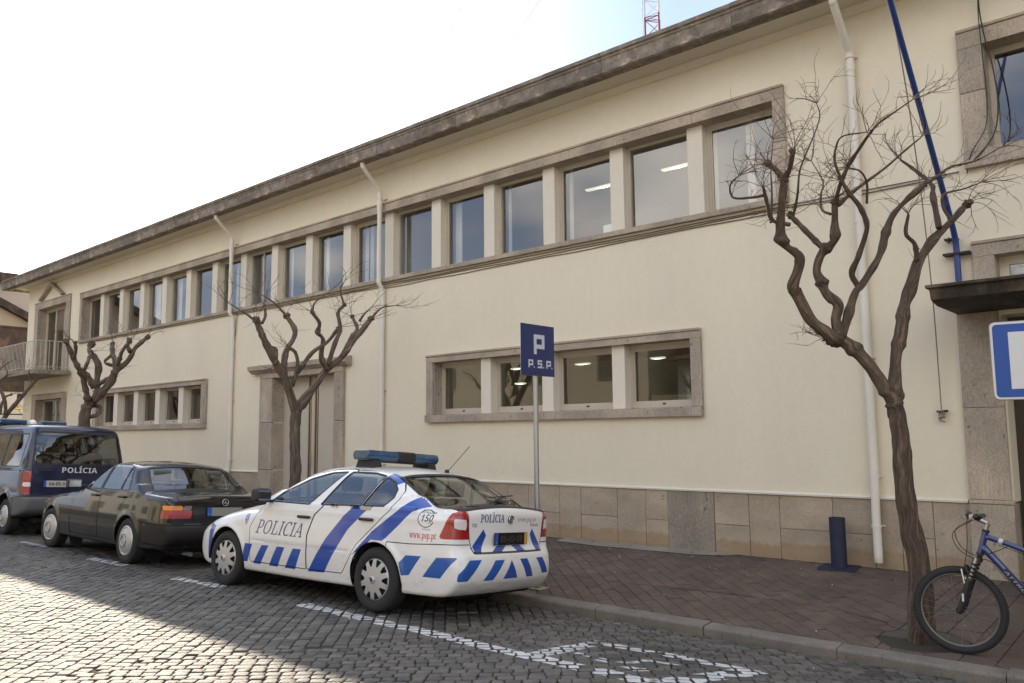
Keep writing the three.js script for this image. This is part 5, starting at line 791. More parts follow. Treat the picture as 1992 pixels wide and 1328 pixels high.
      for (const q of [[[-0.34, 0.51], [-0.42, 0.585], [-0.61, 0.59], [-0.46, 0.40], [-0.37, 0.39]], [[-0.63, 0.40], [-0.79, 0.59], [-0.99, 0.60], [-0.83, 0.40]]]) poly('#1f55a4', q);
      g.fillStyle = 'rgba(176,166,140,0.9)'; for (const [x, y, rx, ry] of [[0.2, 1.005, 0.09, 0.022], [-0.14, 1.375, 0.09, 0.03]]) for (let i = 0; i < 60; i++) { g.beginPath(); g.ellipse(X(x + rr(-rx, rx) * 0.8), Y(y + rr(-ry, ry) * 0.7), rr(4, 14), rr(2, 5), 0.1, 0, 7); g.fill(); }
      const txt = (s, x0, x1, y, hgt, font, c, skew = 0) => { g.save(); g.fillStyle = c; g.font = font; g.textAlign = 'left'; g.textBaseline = 'alphabetic'; const m = g.measureText(s).width, a = Math.min(X(x0), X(x1)), W = Math.abs(X(x1) - X(x0)); g.translate(a, Y(y)); g.transform(1, 0, -skew, 1, 0, 0); g.scale(W / m, hgt * K / 100); g.fillText(s, 0, 0); g.restore(); };
      txt('POLICIA', 2.02, 1.17, 0.645, 0.215, '100px serif', navy, 0.42); txt('www.psp.pt', -0.45, -0.77, 0.755, 0.085, 'bold 100px serif', '#a8252b');
      // anniversary roundel
      const cx = X(-0.635), cy = Y(0.945); g.strokeStyle = '#3a3d44'; g.lineWidth = 4; g.beginPath(); g.ellipse(cx, cy, 0.095 * K, 0.082 * K, 0, 0.35, 5.6); g.stroke(); g.fillStyle = '#22252c'; g.font = 'italic bold 40px sans-serif'; g.textAlign = 'center'; g.fillText('150', cx + 2, cy + 12); g.font = 'italic bold 13px sans-serif'; g.fillText('/// POLÍCIA', cx + 8, cy - 20); g.font = '9px sans-serif'; g.fillText('ANOS', cx + 24, cy + 22); g.fillText('PORTUGAL', cx + 6, cy + 48);
      // shield on the wing
      const sx = X(2.2), sy = Y(0.79); g.fillStyle = '#8d96ad'; g.beginPath(); g.moveTo(sx - 15, sy - 26); g.lineTo(sx + 15, sy - 26); g.lineTo(sx + 18, sy); g.quadraticCurveTo(sx + 8, sy + 22, sx, sy + 32); g.quadraticCurveTo(sx - 10, sy + 22, sx - 18, sy); g.fill(); g.fillStyle = '#3d4f86'; g.beginPath(); g.arc(sx, sy - 4, 10, 0, 7); g.fill(); g.fillStyle = '#cfd3da'; g.beginPath(); g.arc(sx, sy - 4, 5, 0, 7); g.fill();
      dirt(0, oy + 0.55 * K, 2048, oy + 1.32 * K, 900);
    };
    sideArt(0, false); sideArt(660, true);
    const RX = z => 60 + (z + 0.95) * 400, RY = y => 1330 + (1.15 - y) * 400, rp = (c, pts) => { g.fillStyle = c; g.beginPath(); pts.forEach(([z, y], i) => g[i ? 'lineTo' : 'moveTo'](RX(z), RY(y))); g.fill(); };
    const b2 = '#1e489a'; for (const q of [[[-0.545, 0.70], [-0.40, 0.86], [-0.36, 0.80], [-0.45, 0.64], [-0.53, 0.64]], [[0.545, 0.70], [0.40, 0.86], [0.36, 0.80], [0.45, 0.64], [0.53, 0.64]], [[-0.30, 0.64], [-0.20, 0.70], [-0.06, 0.70], [-0.16, 0.64]], [[0.02, 0.70], [0.16, 0.70], [0.24, 0.64], [0.10, 0.64]]]) rp(b2, q);
    for (const q of [[[-0.80, 0.38], [-0.62, 0.575], [-0.46, 0.575], [-0.63, 0.38]], [[-0.42, 0.375], [-0.27, 0.565], [-0.13, 0.565], [-0.28, 0.375]], [[-0.13, 0.38], [-0.02, 0.56], [0.10, 0.38]], [[0.12, 0.565], [0.25, 0.565], [0.38, 0.38], [0.26, 0.38]], [[0.42, 0.565], [0.55, 0.565], [0.68, 0.40], [0.56, 0.40]]]) rp(q[0][0] < -0.3 ? '#1f55a4' : b2, q);
    g.textAlign = 'left'; g.fillStyle = navy; g.font = 'bold 44px serif'; g.save(); g.translate(RX(-0.45), RY(0.925)); g.scale(0.75, 1); g.fillText('POLÍCIA', 0, 0); g.restore(); g.fillStyle = '#a1565c'; g.font = '24px serif'; g.fillText('www.psp.pt', RX(0.12), RY(0.93)); g.fillStyle = '#555'; g.font = 'bold 17px sans-serif'; g.fillText('Octavia', RX(0.36), RY(0.88)); g.fillText('TDI', RX(-0.56), RY(0.88));
    dirt(60, RY(0.7), 60 + 760, RY(0.2), 500);
  });
  const paint = new THREE.MeshPhysicalMaterial({ map: art, roughness: 0.32, clearcoat: 0.8, clearcoatRoughness: 0.06 });
  const uvf = { cls: (p, n) => (n[0] < -0.45 && Math.abs(n[2]) < 0.62 && p[0] < -0.75) ? 2 : Math.abs(n[2]) > 0.3 ? (p[2] < 0 ? 0 : 1) : 3, uv: (c, p) => c === 2 ? [(60 + (p[2] + 0.95) * 400) / 2048, 1 - (1330 + (1.15 - p[1]) * 400) / 2048] : c === 3 ? [0.9, 0.1] : c === 0 ? [(LX - p[0]) * K / 2048, 1 - (1.5 - p[1]) * K / 2048] : [(4.7 - (LX - p[0])) * K / 2048, 1 - (660 + (1.5 - p[1]) * K) / 2048] };
  const { f } = carBody(t, S, { paint }, uvf);
  for (const x of S.wheels) for (const s of [-1, 1]) wheel(t, x, s * 0.772, 0.317, 0.203, 0.2, s, capNotched, 0);
  seats(t, [[1.15, 0.55, [-0.36, 0.36], 0.55], [0.28, 0.58, [-0.42, 0.42], 0.5]], M.interior); mesh('dashboard', rbox(0.45, 0.22, 1.35, 0.08, 1.95, 0.88, 0), M.interior, t); mesh('steering_wheel', new THREE.TorusGeometry(0.18, 0.015, 8, 28).rotateY(Math.PI / 2).rotateZ(0.4).translate(1.66, 0.93, -0.36), M.trim, t); mesh('parcel_shelf', cbox(-0.62, -0.02, 0.98, 1.0, -0.6, 0.6, 0.01), M.interior, t);
  // number plate
  const plate = canvasTex(512, 112, (g, w, h) => { g.fillStyle = '#0b0b0b'; g.fillRect(0, 0, w, h); g.fillStyle = '#2456b5'; g.fillRect(0, 0, 44, h); g.fillStyle = '#c99a2c'; g.fillRect(w - 44, 0, 44, h); g.fillStyle = '#45413b'; g.font = 'bold 92px sans-serif'; g.textAlign = 'center'; g.fillText('05-JQ-08', w / 2, 90); g.fillStyle = '#e8c23c'; g.font = '24px sans-serif'; g.fillText('P', 22, 100); });
  const pl = mesh('number_plate', cbox(-1.040, -1.030, 0.705, 0.825, -0.27, 0.27, 0.003), M.trim, t), pg = new THREE.PlaneGeometry(0.52, 0.112); pg.rotateY(-Math.PI / 2); pg.translate(-1.0415, 0.765, 0); mesh('plate_face', pg, face(1, 1, plate, 0.35), pl);
  const bx = g => { g.rotateY(-Math.PI / 2); g.translate(-1.024, 0.955, 0.0); return g; }; const bd = mesh('boot_badge', bx(new THREE.CylinderGeometry(0.042, 0.042, 0.012, 28).rotateX(Math.PI / 2)), M.trim, t); mesh('badge_ring', bx(new THREE.TorusGeometry(0.038, 0.005, 8, 28).translate(0, 0, 0.008)), M.chrome, bd); mesh('badge_mark', bx(new THREE.TorusGeometry(0.018, 0.006, 6, 20).translate(0, 0, 0.008)), mat('badgeGreen', [0.25, 0.28, 0.22], 0.4), bd);
  // mirrors
  for (const s of [-1, 1]) { const m = mesh('mirror', [rbox(0.14, 0.16, 0.2, 0.06, 1.80, 1.075, s * 1.0), cbox(1.74, 1.84, 1.0, 1.03, Math.min(s * 0.82, s * 0.95), Math.max(s * 0.82, s * 0.95), 0.006)], M.trim, t); mesh('mirror_glass', new THREE.PlaneGeometry(0.15, 0.11).rotateY(-Math.PI / 2).translate(1.733, 1.075, s * 1.0), M.chrome, m); }
  // light bar
  const lb = M.lbBlue = mat('lbBlue', [0.045, 0.15, 0.30], 0.2, { transmission: 0.35, thickness: 0, clearcoat: 0.6, map: rep(stoneC, 3) }); const bx0 = 0.66, by = 1.565;
  const lens = (z0, z1) => { const s = new THREE.Shape(); const a = 0.10, b = 0.055; s.moveTo(-a, -b); s.lineTo(a, -b); s.quadraticCurveTo(a + 0.06, 0, a, b); s.lineTo(-a, b); s.quadraticCurveTo(-a - 0.06, 0, -a, -b); const g = new THREE.ExtrudeGeometry(s, { depth: z1 - z0 - 0.04, bevelEnabled: true, bevelSize: 0.02, bevelThickness: 0.02, bevelOffset: -0.02, bevelSegments: 4 }); g.translate(bx0, by, z0 + 0.02); return g; };
  const bar = mesh('light_bar', [rbox(0.26, 0.115, 0.27, 0.03, bx0, by + 0.004, 0.03), rbox(0.2, 0.02, 0.9, 0.008, bx0, by - 0.06, 0)], M.trim, t); mesh('blue_lens', lens(-0.58, -0.10), lb, bar); mesh('blue_lens', lens(0.16, 0.56), lb, bar); mesh('lamp_unit', [rbox(0.12, 0.07, 0.12, 0.02, bx0, by, -0.47), rbox(0.1, 0.06, 0.14, 0.02, bx0, by, -0.28)], M.chrome, bar);
  for (const s of [-1, 1]) mesh('bar_foot', [prism([[bx0 - 0.12, by - 0.05], [bx0 + 0.12, by - 0.05], [bx0 + 0.16, by - 0.165], [bx0 - 0.16, by - 0.165]], s < 0 ? -0.5 : 0.38, s < 0 ? -0.38 : 0.5)], M.trim, bar);
  mesh('aerial', [rod([-0.02, 1.41, 0.1], [-0.30, 1.70, 0.14], 0.0035, 6), new THREE.CylinderGeometry(0.02, 0.03, 0.035, 12).translate(-0.02, 1.425, 0.1)], M.black, t);
  mesh('rear_wiper', [rod([-0.72, 1.10, 0.02], [-0.58, 1.165, 0.42], 0.009, 6), rod([-0.60, 1.16, 0.15], [-0.55, 1.185, 0.62], 0.006, 6)], M.black, t);
  t.rotation.order = 'YXZ'; t.rotation.x = 0.082;
}
// ---------- dark saloon parked between the van and the police car ----------
{
  const t = thing('dark_saloon', 'near black older saloon with full disc wheel covers behind the police saloon', 'car', [-11.79, -0.055, 4.29], Math.PI);
  const S = {
    profile: [[-0.95, 0.26], [-1.06, 0.33], [-1.13, 0.40], [-1.14, 0.50], [-1.12, 0.575], [-1.075, 0.60], [-1.08, 0.75], [-1.07, 0.90], [-1.03, 0.965], [-0.9, 0.985], [-0.5, 1.01], [-0.36, 1.025], [-0.2, 1.13], [0.10, 1.345], [0.28, 1.405], [0.6, 1.432], [0.9, 1.432], [1.12, 1.40], [1.35, 1.27], [1.7, 1.04], [1.82, 0.99], [2.3, 0.955], [2.9, 0.885], [3.3, 0.82], [3.42, 0.78], [3.47, 0.66], [3.5, 0.56], [3.6, 0.52], [3.62, 0.42], [3.56, 0.32], [3.4, 0.25], [2.8, 0.23], [1.4, 0.22], [0, 0.23]],
    plan: [[-1.16, 0.70], [-1.08, 0.775], [-0.9, 0.825], [-0.5, 0.855], [0, 0.868], [1.4, 0.87], [2.6, 0.862], [3.1, 0.83], [3.4, 0.775], [3.55, 0.70], [3.64, 0.60]],
    bow: x => lerp(-0.06, 0.10, smooth(-0.4, 1.2, x)) + 0.05 * smooth(2.6, 3.5, x), crown: (x, y) => x > 1.8 ? 0.09 : y > 1.1 ? 0.12 : 0.05,
    belt: x => 0.985, waist: 0.62, tuck: 0.045, shoulder: 0.03, step: 0.016, tumble: 0.36, tcurve: 0.25, edge: 0.06,
    crease: (x, y) => 0.008 * smooth(0.575, 0.555, y), wheels: [0, 2.80], wr: 0.315, arch: 0.35, lo: [-1.26, 0.12, -0.96], hi: [3.72, 1.52, 0.96], cell: 0.034,
    windows: [
      { side: [[1.60, 1.005], [1.03, 1.005], [1.0, 1.36], [1.12, 1.355], [1.25, 1.28], [1.62, 1.03]], band: 0.016 }, { side: [[0.95, 1.005], [0.94, 1.362], [0.45, 1.36], [0.36, 1.335], [0.36, 1.01]], band: 0.014 }, { side: [[0.325, 1.01], [0.33, 1.325], [0.24, 1.26], [0.10, 1.03], [0.12, 1.01]], band: 0.013 },
      { fn: (x, y, z) => Math.max(sdPoly([[-0.56, 1.345], [0.56, 1.345], [0.66, 1.05], [-0.66, 1.05]], z, y + 0.09 * z * z), x - 0.14), band: 0.024 }, { fn: (x, y, z) => Math.max(sdPoly([[-0.56, 1.385], [0.56, 1.385], [0.68, 1.035], [-0.68, 1.035]], z, y + 0.09 * z * z), 1.08 - x), band: 0.024 }],
    panels: [
      { name: 'front_door', side: [[1.98, 0.30], [2.0, 0.6], [1.95, 0.98], [1.66, 1.04], [1.28, 1.30], [1.1, 1.395], [0.975, 1.40], [0.99, 1.0], [0.98, 0.30]], handle: [1.16, 0.90, 0.15] }, { name: 'rear_door', side: [[0.97, 0.30], [0.98, 1.0], [0.965, 1.40], [0.4, 1.39], [0.25, 1.31], [0.06, 1.03], [0.14, 0.9], [0.30, 0.72], [0.40, 0.45], [0.42, 0.30]], handle: [0.25, 0.91, 0.15] },
      { name: 'boot_lid', fn: (x, y, z) => Math.max(x + 0.40, sdPoly([[-0.42, 0.62], [0.42, 0.62], [0.46, 0.70], [0.46, 0.86], [0.66, 0.90], [0.69, 1.3], [-0.69, 1.3], [-0.66, 0.90], [-0.46, 0.86], [-0.46, 0.70]], z, y)) },
      { name: 'side_cladding', fn: (x, y, z, nx, ny, nz) => Math.max(Math.abs(y - 0.43) - 0.125, 0.35 - Math.abs(nz), Math.abs(x - 1.4) - 0.62) }, { name: 'rear_bumper', fn: (x, y, z) => Math.max(x + 0.42, Math.abs(y - 0.455) - 0.135) }, { name: 'front_bumper', fn: (x, y, z) => Math.max(3.24 - x, Math.abs(y - 0.43) - 0.125) }],
    lamps: [{ name: 'amber_lens', mat: M.amberLens, off: 0.004, fn: (x, y, z) => Math.max(x + 0.92, Math.abs(y - 0.812) - 0.03, 0.60 - Math.abs(z), Math.abs(z) - 0.86) }, { name: 'reversing_lens', mat: mat('greyLens', [0.16, 0.13, 0.11], 0.2, { clearcoat: 1 }), off: 0.004, fn: (x, y, z) => Math.max(x + 0.98, Math.abs(y - 0.812) - 0.03, 0.475 - Math.abs(z), Math.abs(z) - 0.597) }, { name: 'tail_light', mat: M.redLens, off: 0.004, fn: (x, y, z) => Math.max(x + 0.90, Math.abs(y - 0.725) - 0.053, 0.472 - Math.abs(z)) }, { name: 'head_light', mat: M.clearLens, fn: (x, y, z) => Math.max(3.3 - x, Math.abs(y - 0.68) - 0.075, 0.42 - Math.abs(z)) }]
  };
  const paint = mat('darkPaint', [0.009, 0.0078, 0.0078], 0.4, { specularIntensity: 0.3, clearcoat: 0.9, clearcoatRoughness: 0.03 }), clad = mat('darkClad', [0.02, 0.0175, 0.0165], 0.5, { specularIntensity: 0.5 });
  for (const p of S.panels) if (/bumper|clad/.test(p.name)) p.mat = clad;
  carBody(t, S, { paint }, null);
  for (const x of S.wheels) for (const s of [-1, 1]) wheel(t, x, s * 0.76, 0.315, 0.205, 0.19, s, capStar, x ? 0.1 : 0);
  seats(t, [[1.1, 0.55, [-0.36, 0.36], 0.55], [0.2, 0.58, [-0.4, 0.4], 0.5]], mat('tanSeat', [0.10, 0.095, 0.085], 0.9)); mesh('dashboard', rbox(0.4, 0.22, 1.3, 0.08, 1.62, 0.88, 0), M.interior, t); mesh('steering_wheel', new THREE.TorusGeometry(0.2, 0.015, 8, 28).rotateY(Math.PI / 2).rotateZ(0.4).translate(1.36, 0.93, -0.36), M.trim, t); mesh('parcel_shelf', cbox(-0.35, 0.1, 0.95, 0.97, -0.6, 0.6, 0.01), M.interior, t);
  for (const s of [-1, 1]) { const m = mesh('mirror', [rbox(0.10, 0.13, 0.2, 0.03, 1.66, 1.05, s * 0.99), cbox(1.62, 1.70, 1.0, 1.03, Math.min(s * 0.80, s * 0.92), Math.max(s * 0.80, s * 0.92), 0.006)], M.trim, t); mesh('mirror_glass', new THREE.PlaneGeometry(0.17, 0.10).rotateY(-Math.PI / 2).translate(1.607, 1.05, s * 0.99), M.chrome, m); }
  const st = starGeo(0.045, 0.006).map(g => { g.rotateY(-Math.PI / 2); g.translate(-1.086, 0.885, 0); return g; }); mesh('boot_star', st, M.chrome, t);
  const plate = canvasTex(512, 112, (g, w, h) => { g.fillStyle = '#8f8f88'; g.fillRect(0, 0, w, h); g.fillStyle = '#2456b5'; g.fillRect(0, 0, 60, h); g.fillStyle = '#e8c23c'; g.font = '30px sans-serif'; g.fillText('P', 14, 98); });
  const pl = mesh('number_plate', cbox(-1.094, -1.086, 0.70, 0.82, -0.27, 0.27, 0.003), M.trim, t), pg = new THREE.PlaneGeometry(0.52, 0.112); pg.rotateY(-Math.PI / 2); pg.translate(-1.0955, 0.76, 0); mesh('plate_face', pg, face(1, 1, plate, 0.35), pl);
  mesh('exhaust', rod([-0.9, 0.2, -0.45], [-1.1, 0.2, -0.45], 0.028, 12), M.steel, t);
  mesh('grille', cbox(3.47, 3.5, 0.52, 0.78, -0.28, 0.28, 0.01), M.trim, t); 
  t.rotation.order = 'YXZ'; t.rotation.x = 0.062;
}
// ---------- navy police van ----------
{
  const t = thing('police_van', 'navy blue police van with tinted rear window and white lettering', 'van', [-17.25, -0.055, 4.08], Math.PI);
  const S = {
    profile: [[-0.6, 0.34], [-0.78, 0.38], [-0.84, 0.46], [-0.84, 0.62], [-0.80, 0.70], [-0.79, 1.0], [-0.75, 1.35], [-0.66, 1.72], [-0.60, 1.83], [-0.45, 1.885], [0, 1.90], [1.5, 1.905], [2.2, 1.89], [2.5, 1.81], [2.9, 1.48], [3.3, 1.16], [3.45, 1.08], [3.7, 0.98], [3.82, 0.85], [3.87, 0.6], [3.86, 0.4], [3.75, 0.29], [3.4, 0.25], [1.5, 0.25], [0, 0.26]],
    plan: [[-0.86, 0.83], [-0.78, 0.89], [-0.5, 0.93], [0, 0.94], [2.5, 0.94], [3.1, 0.91], [3.5, 0.83], [3.75, 0.72], [3.9, 0.6]],
    bow: x => lerp(-0.04, 0.2, smooth(0, 2.6, x)), crown: (x, y) => y > 1.5 ? 0.05 : 0.02, belt: x => 1.08, waist: 0.7, tuck: 0.03, shoulder: 0.01, step: 0.012, tumble: 0.17, tcurve: 0.06, edge: 0.11,
    crease: (x, y) => 0.012 * smooth(0.68, 0.66, y), wheels: [0, 3.0], wr: 0.325, arch: 0.37, lo: [-0.98, 0.15, -1.04], hi: [3.98, 2.0, 1.04], cell: 0.042,
    windows: [
      { side: [[2.75, 1.14], [1.75, 1.14], [1.75, 1.70], [2.35, 1.70]], band: 0.02 }, { side: [[1.62, 1.16], [0.62, 1.16], [0.62, 1.70], [1.62, 1.70]], band: 0.02 }, { side: [[0.50, 1.16], [-0.45, 1.16], [-0.42, 1.70], [0.50, 1.70]], band: 0.02 },
      { fn: (x, y, z) => Math.max(sdPoly([[-0.66, 1.74], [0.66, 1.74], [0.73, 1.68], [0.76, 1.27], [0.70, 1.22], [-0.70, 1.22], [-0.76, 1.27], [-0.73, 1.68]], z, y), x + 0.45), band: 0.03 }, { fn: (x, y, z) => Math.max(sdPoly([[-0.70, 1.76], [0.70, 1.76], [0.80, 1.14], [-0.80, 1.14]], z, y), 2.2 - x), band: 0.03 }],
    panels: [{ name: 'rear_bumper', fn: (x, y, z) => Math.max(x + 0.40, y - 0.66) }, { name: 'tailgate', fn: (x, y, z) => Math.max(x + 0.48, sdPoly([[-0.78, 0.69], [0.78, 0.69], [0.79, 1.2], [0.72, 1.80], [-0.72, 1.80], [-0.79, 1.2]], z, y)) }, { name: 'side_rub_strip', fn: (x, y, z, nx, ny, nz) => Math.max(Math.abs(y - 0.52) - 0.10, 0.35 - Math.abs(nz), Math.abs(x - 1.5) - 0.98) }, { name: 'front_door', side: [[2.85, 0.64], [2.9, 1.1], [2.4, 1.77], [1.70, 1.77], [1.70, 0.64]], handle: [1.85, 1.02, 0.14] }],
    lamps: [{ name: 'reversing_lens', mat: M.clearLens, off: 0.004, fn: (x, y, z) => Math.max(x + 0.70, 0.79 - Math.abs(z), Math.abs(y - 0.86) - 0.035) }, { name: 'tail_light', mat: M.redLens, off: 0.003, fn: (x, y, z) => Math.max(x + 0.68, 0.785 - Math.abs(z), Math.abs(y - 0.89) - 0.19) }, { name: 'head_light', mat: M.clearLens, fn: (x, y, z) => Math.max(3.6 - x, Math.abs(y - 0.78) - 0.1, 0.4 - Math.abs(z)) }]
  };
  const paint = mat('navyPaint', [0.013, 0.017, 0.05], 0.4, { specularIntensity: 0.3, clearcoat: 0.8, clearcoatRoughness: 0.05 }), grey = mat('greyPlastic', [0.10, 0.10, 0.105], 0.55);
  for (const p of S.panels) if (/bumper|rub/.test(p.name)) p.mat = grey;
  const vg = M.carGlass.clone(); vg.name = 'vanGlass'; vg.color.setRGB(0.30, 0.33, 0.32); for (const w of S.windows) w.glass = vg;
  carBody(t, S, { paint }, null);
  for (const x of S.wheels) for (const s of [-1, 1]) wheel(t, x, s * 0.82, 0.325, 0.2, 0.2, s, capStar, 0);
  seats(t, [[2.0, 0.75, [-0.5, 0.0, 0.5], 0.6], [1.0, 0.75, [-0.5, 0.0, 0.5], 0.6], [0.1, 0.75, [-0.5, 0.05, 0.5], 0.6]], M.interior); mesh('dashboard', rbox(0.5, 0.3, 1.6, 0.08, 3.0, 1.0, 0), M.interior, t); mesh('steering_wheel', new THREE.TorusGeometry(0.2, 0.015, 8, 28).rotateY(Math.PI / 2).rotateZ(0.7).translate(2.62, 1.15, -0.5), M.trim, t);
  const txt = canvasTex(512, 128, (g, w, h) => { g.clearRect(0, 0, w, h); g.fillStyle = '#c6c6c2'; g.font = 'bold 110px sans-serif'; g.textBaseline = 'alphabetic'; g.textAlign = 'center'; g.save(); g.translate(w / 2, 116); g.scale(500 / g.measureText('POLÍCIA').width, 1); g.fillText('POLÍCIA', 0, 0); g.restore(); });
  const al = canvasTex(512, 128, (g, w, h) => { g.fillStyle = '#000'; g.fillRect(0, 0, w, h); g.fillStyle = '#fff'; g.font = 'bold 110px sans-serif'; g.textAlign = 'center'; g.save(); g.translate(w / 2, 116); g.scale(500 / g.measureText('POLÍCIA').width, 1); g.fillText('POLÍCIA', 0, 0); g.restore(); }); al.colorSpace = THREE.NoColorSpace;
  const lg = new THREE.PlaneGeometry(0.66, 0.15); lg.rotateY(-Math.PI / 2); lg.rotateZ(-0.10); lg.translate(-0.789, 1.125, 0.02); mesh('lettering', lg, face(1, 1, txt, 0.5, { alphaMap: al, transparent: true }), t);
  const bg = canvasTex(256, 64, (g, w, h) => { g.fillStyle = '#12162b'; g.fillRect(0, 0, w, h); g.fillStyle = '#3d3f49'; g.font = 'bold 40px sans-serif'; g.fillText('MERCEDES', 6, 46); }); const mg = new THREE.PlaneGeometry(0.24, 0.045); mg.rotateY(-Math.PI / 2); mg.rotateZ(-0.1); mg.translate(-0.7865, 1.11, -0.55); mesh('maker_badge', mg, face(1, 1, bg, 0.4), t);
  const plate = canvasTex(512, 112, (g, w, h) => { g.fillStyle = '#bdbcb4'; g.fillRect(0, 0, w, h); g.fillStyle = '#2456b5'; g.fillRect(0, 0, 44, h); g.fillStyle = '#c99a2c'; g.fillRect(w - 48, 0, 48, h); g.fillStyle = '#23221f'; g.font = 'bold 88px sans-serif'; g.textAlign = 'center'; g.save(); g.translate(w / 2, 88); g.scale(0.94, 1); g.fillText('64-05-XL', 0, 0); g.restore(); });
  const pl = mesh('number_plate', cbox(-0.808, -0.80, 0.82, 0.93, -0.59, -0.07, 0.003), M.trim, t), pg = new THREE.PlaneGeometry(0.51, 0.105); pg.rotateY(-Math.PI / 2); pg.translate(-0.8095, 0.875, -0.33); mesh('plate_face', pg, face(1, 1, plate, 0.35), pl);
  const lens = (z0, z1) => rbox(0.26, 0.11, z1 - z0, 0.04, 1.9, 1.975, (z0 + z1) / 2); const bar = mesh('light_bar', [rbox(0.24, 0.04, 1.2, 0.02, 1.9, 1.92, 0)], M.trim, t); mesh('blue_lens', lens(-0.64, -0.14), M.lbBlue, bar); mesh('blue_lens', lens(0.14, 0.64), M.lbBlue, bar); mesh('white_dome', new THREE.SphereGeometry(0.09, 20, 12, 0, 7, 0, Math.PI / 2).translate(1.9, 1.95, 0), M.white, bar);
  for (const s of [-1, 1]) { const m = mesh('mirror', [rbox(0.14, 0.26, 0.2, 0.05, 2.75, 1.25, s * 1.07), cbox(2.72, 2.8, 1.14, 1.18, Math.min(s * 0.88, s * 1.0), Math.max(s * 0.88, s * 1.0), 0.006)], M.trim, t); mesh('mirror_glass', new THREE.PlaneGeometry(0.17, 0.22).rotateY(-Math.PI / 2).translate(2.678, 1.25, s * 1.07), M.chrome, m); }
  t.rotation.order = 'YXZ'; t.rotation.x = 0.06; t.scale.y = 1.08; for (const w of t.children) if (w.name === 'wheel') { w.scale.y = 1 / 1.08; w.position.y /= 1.08; }
}
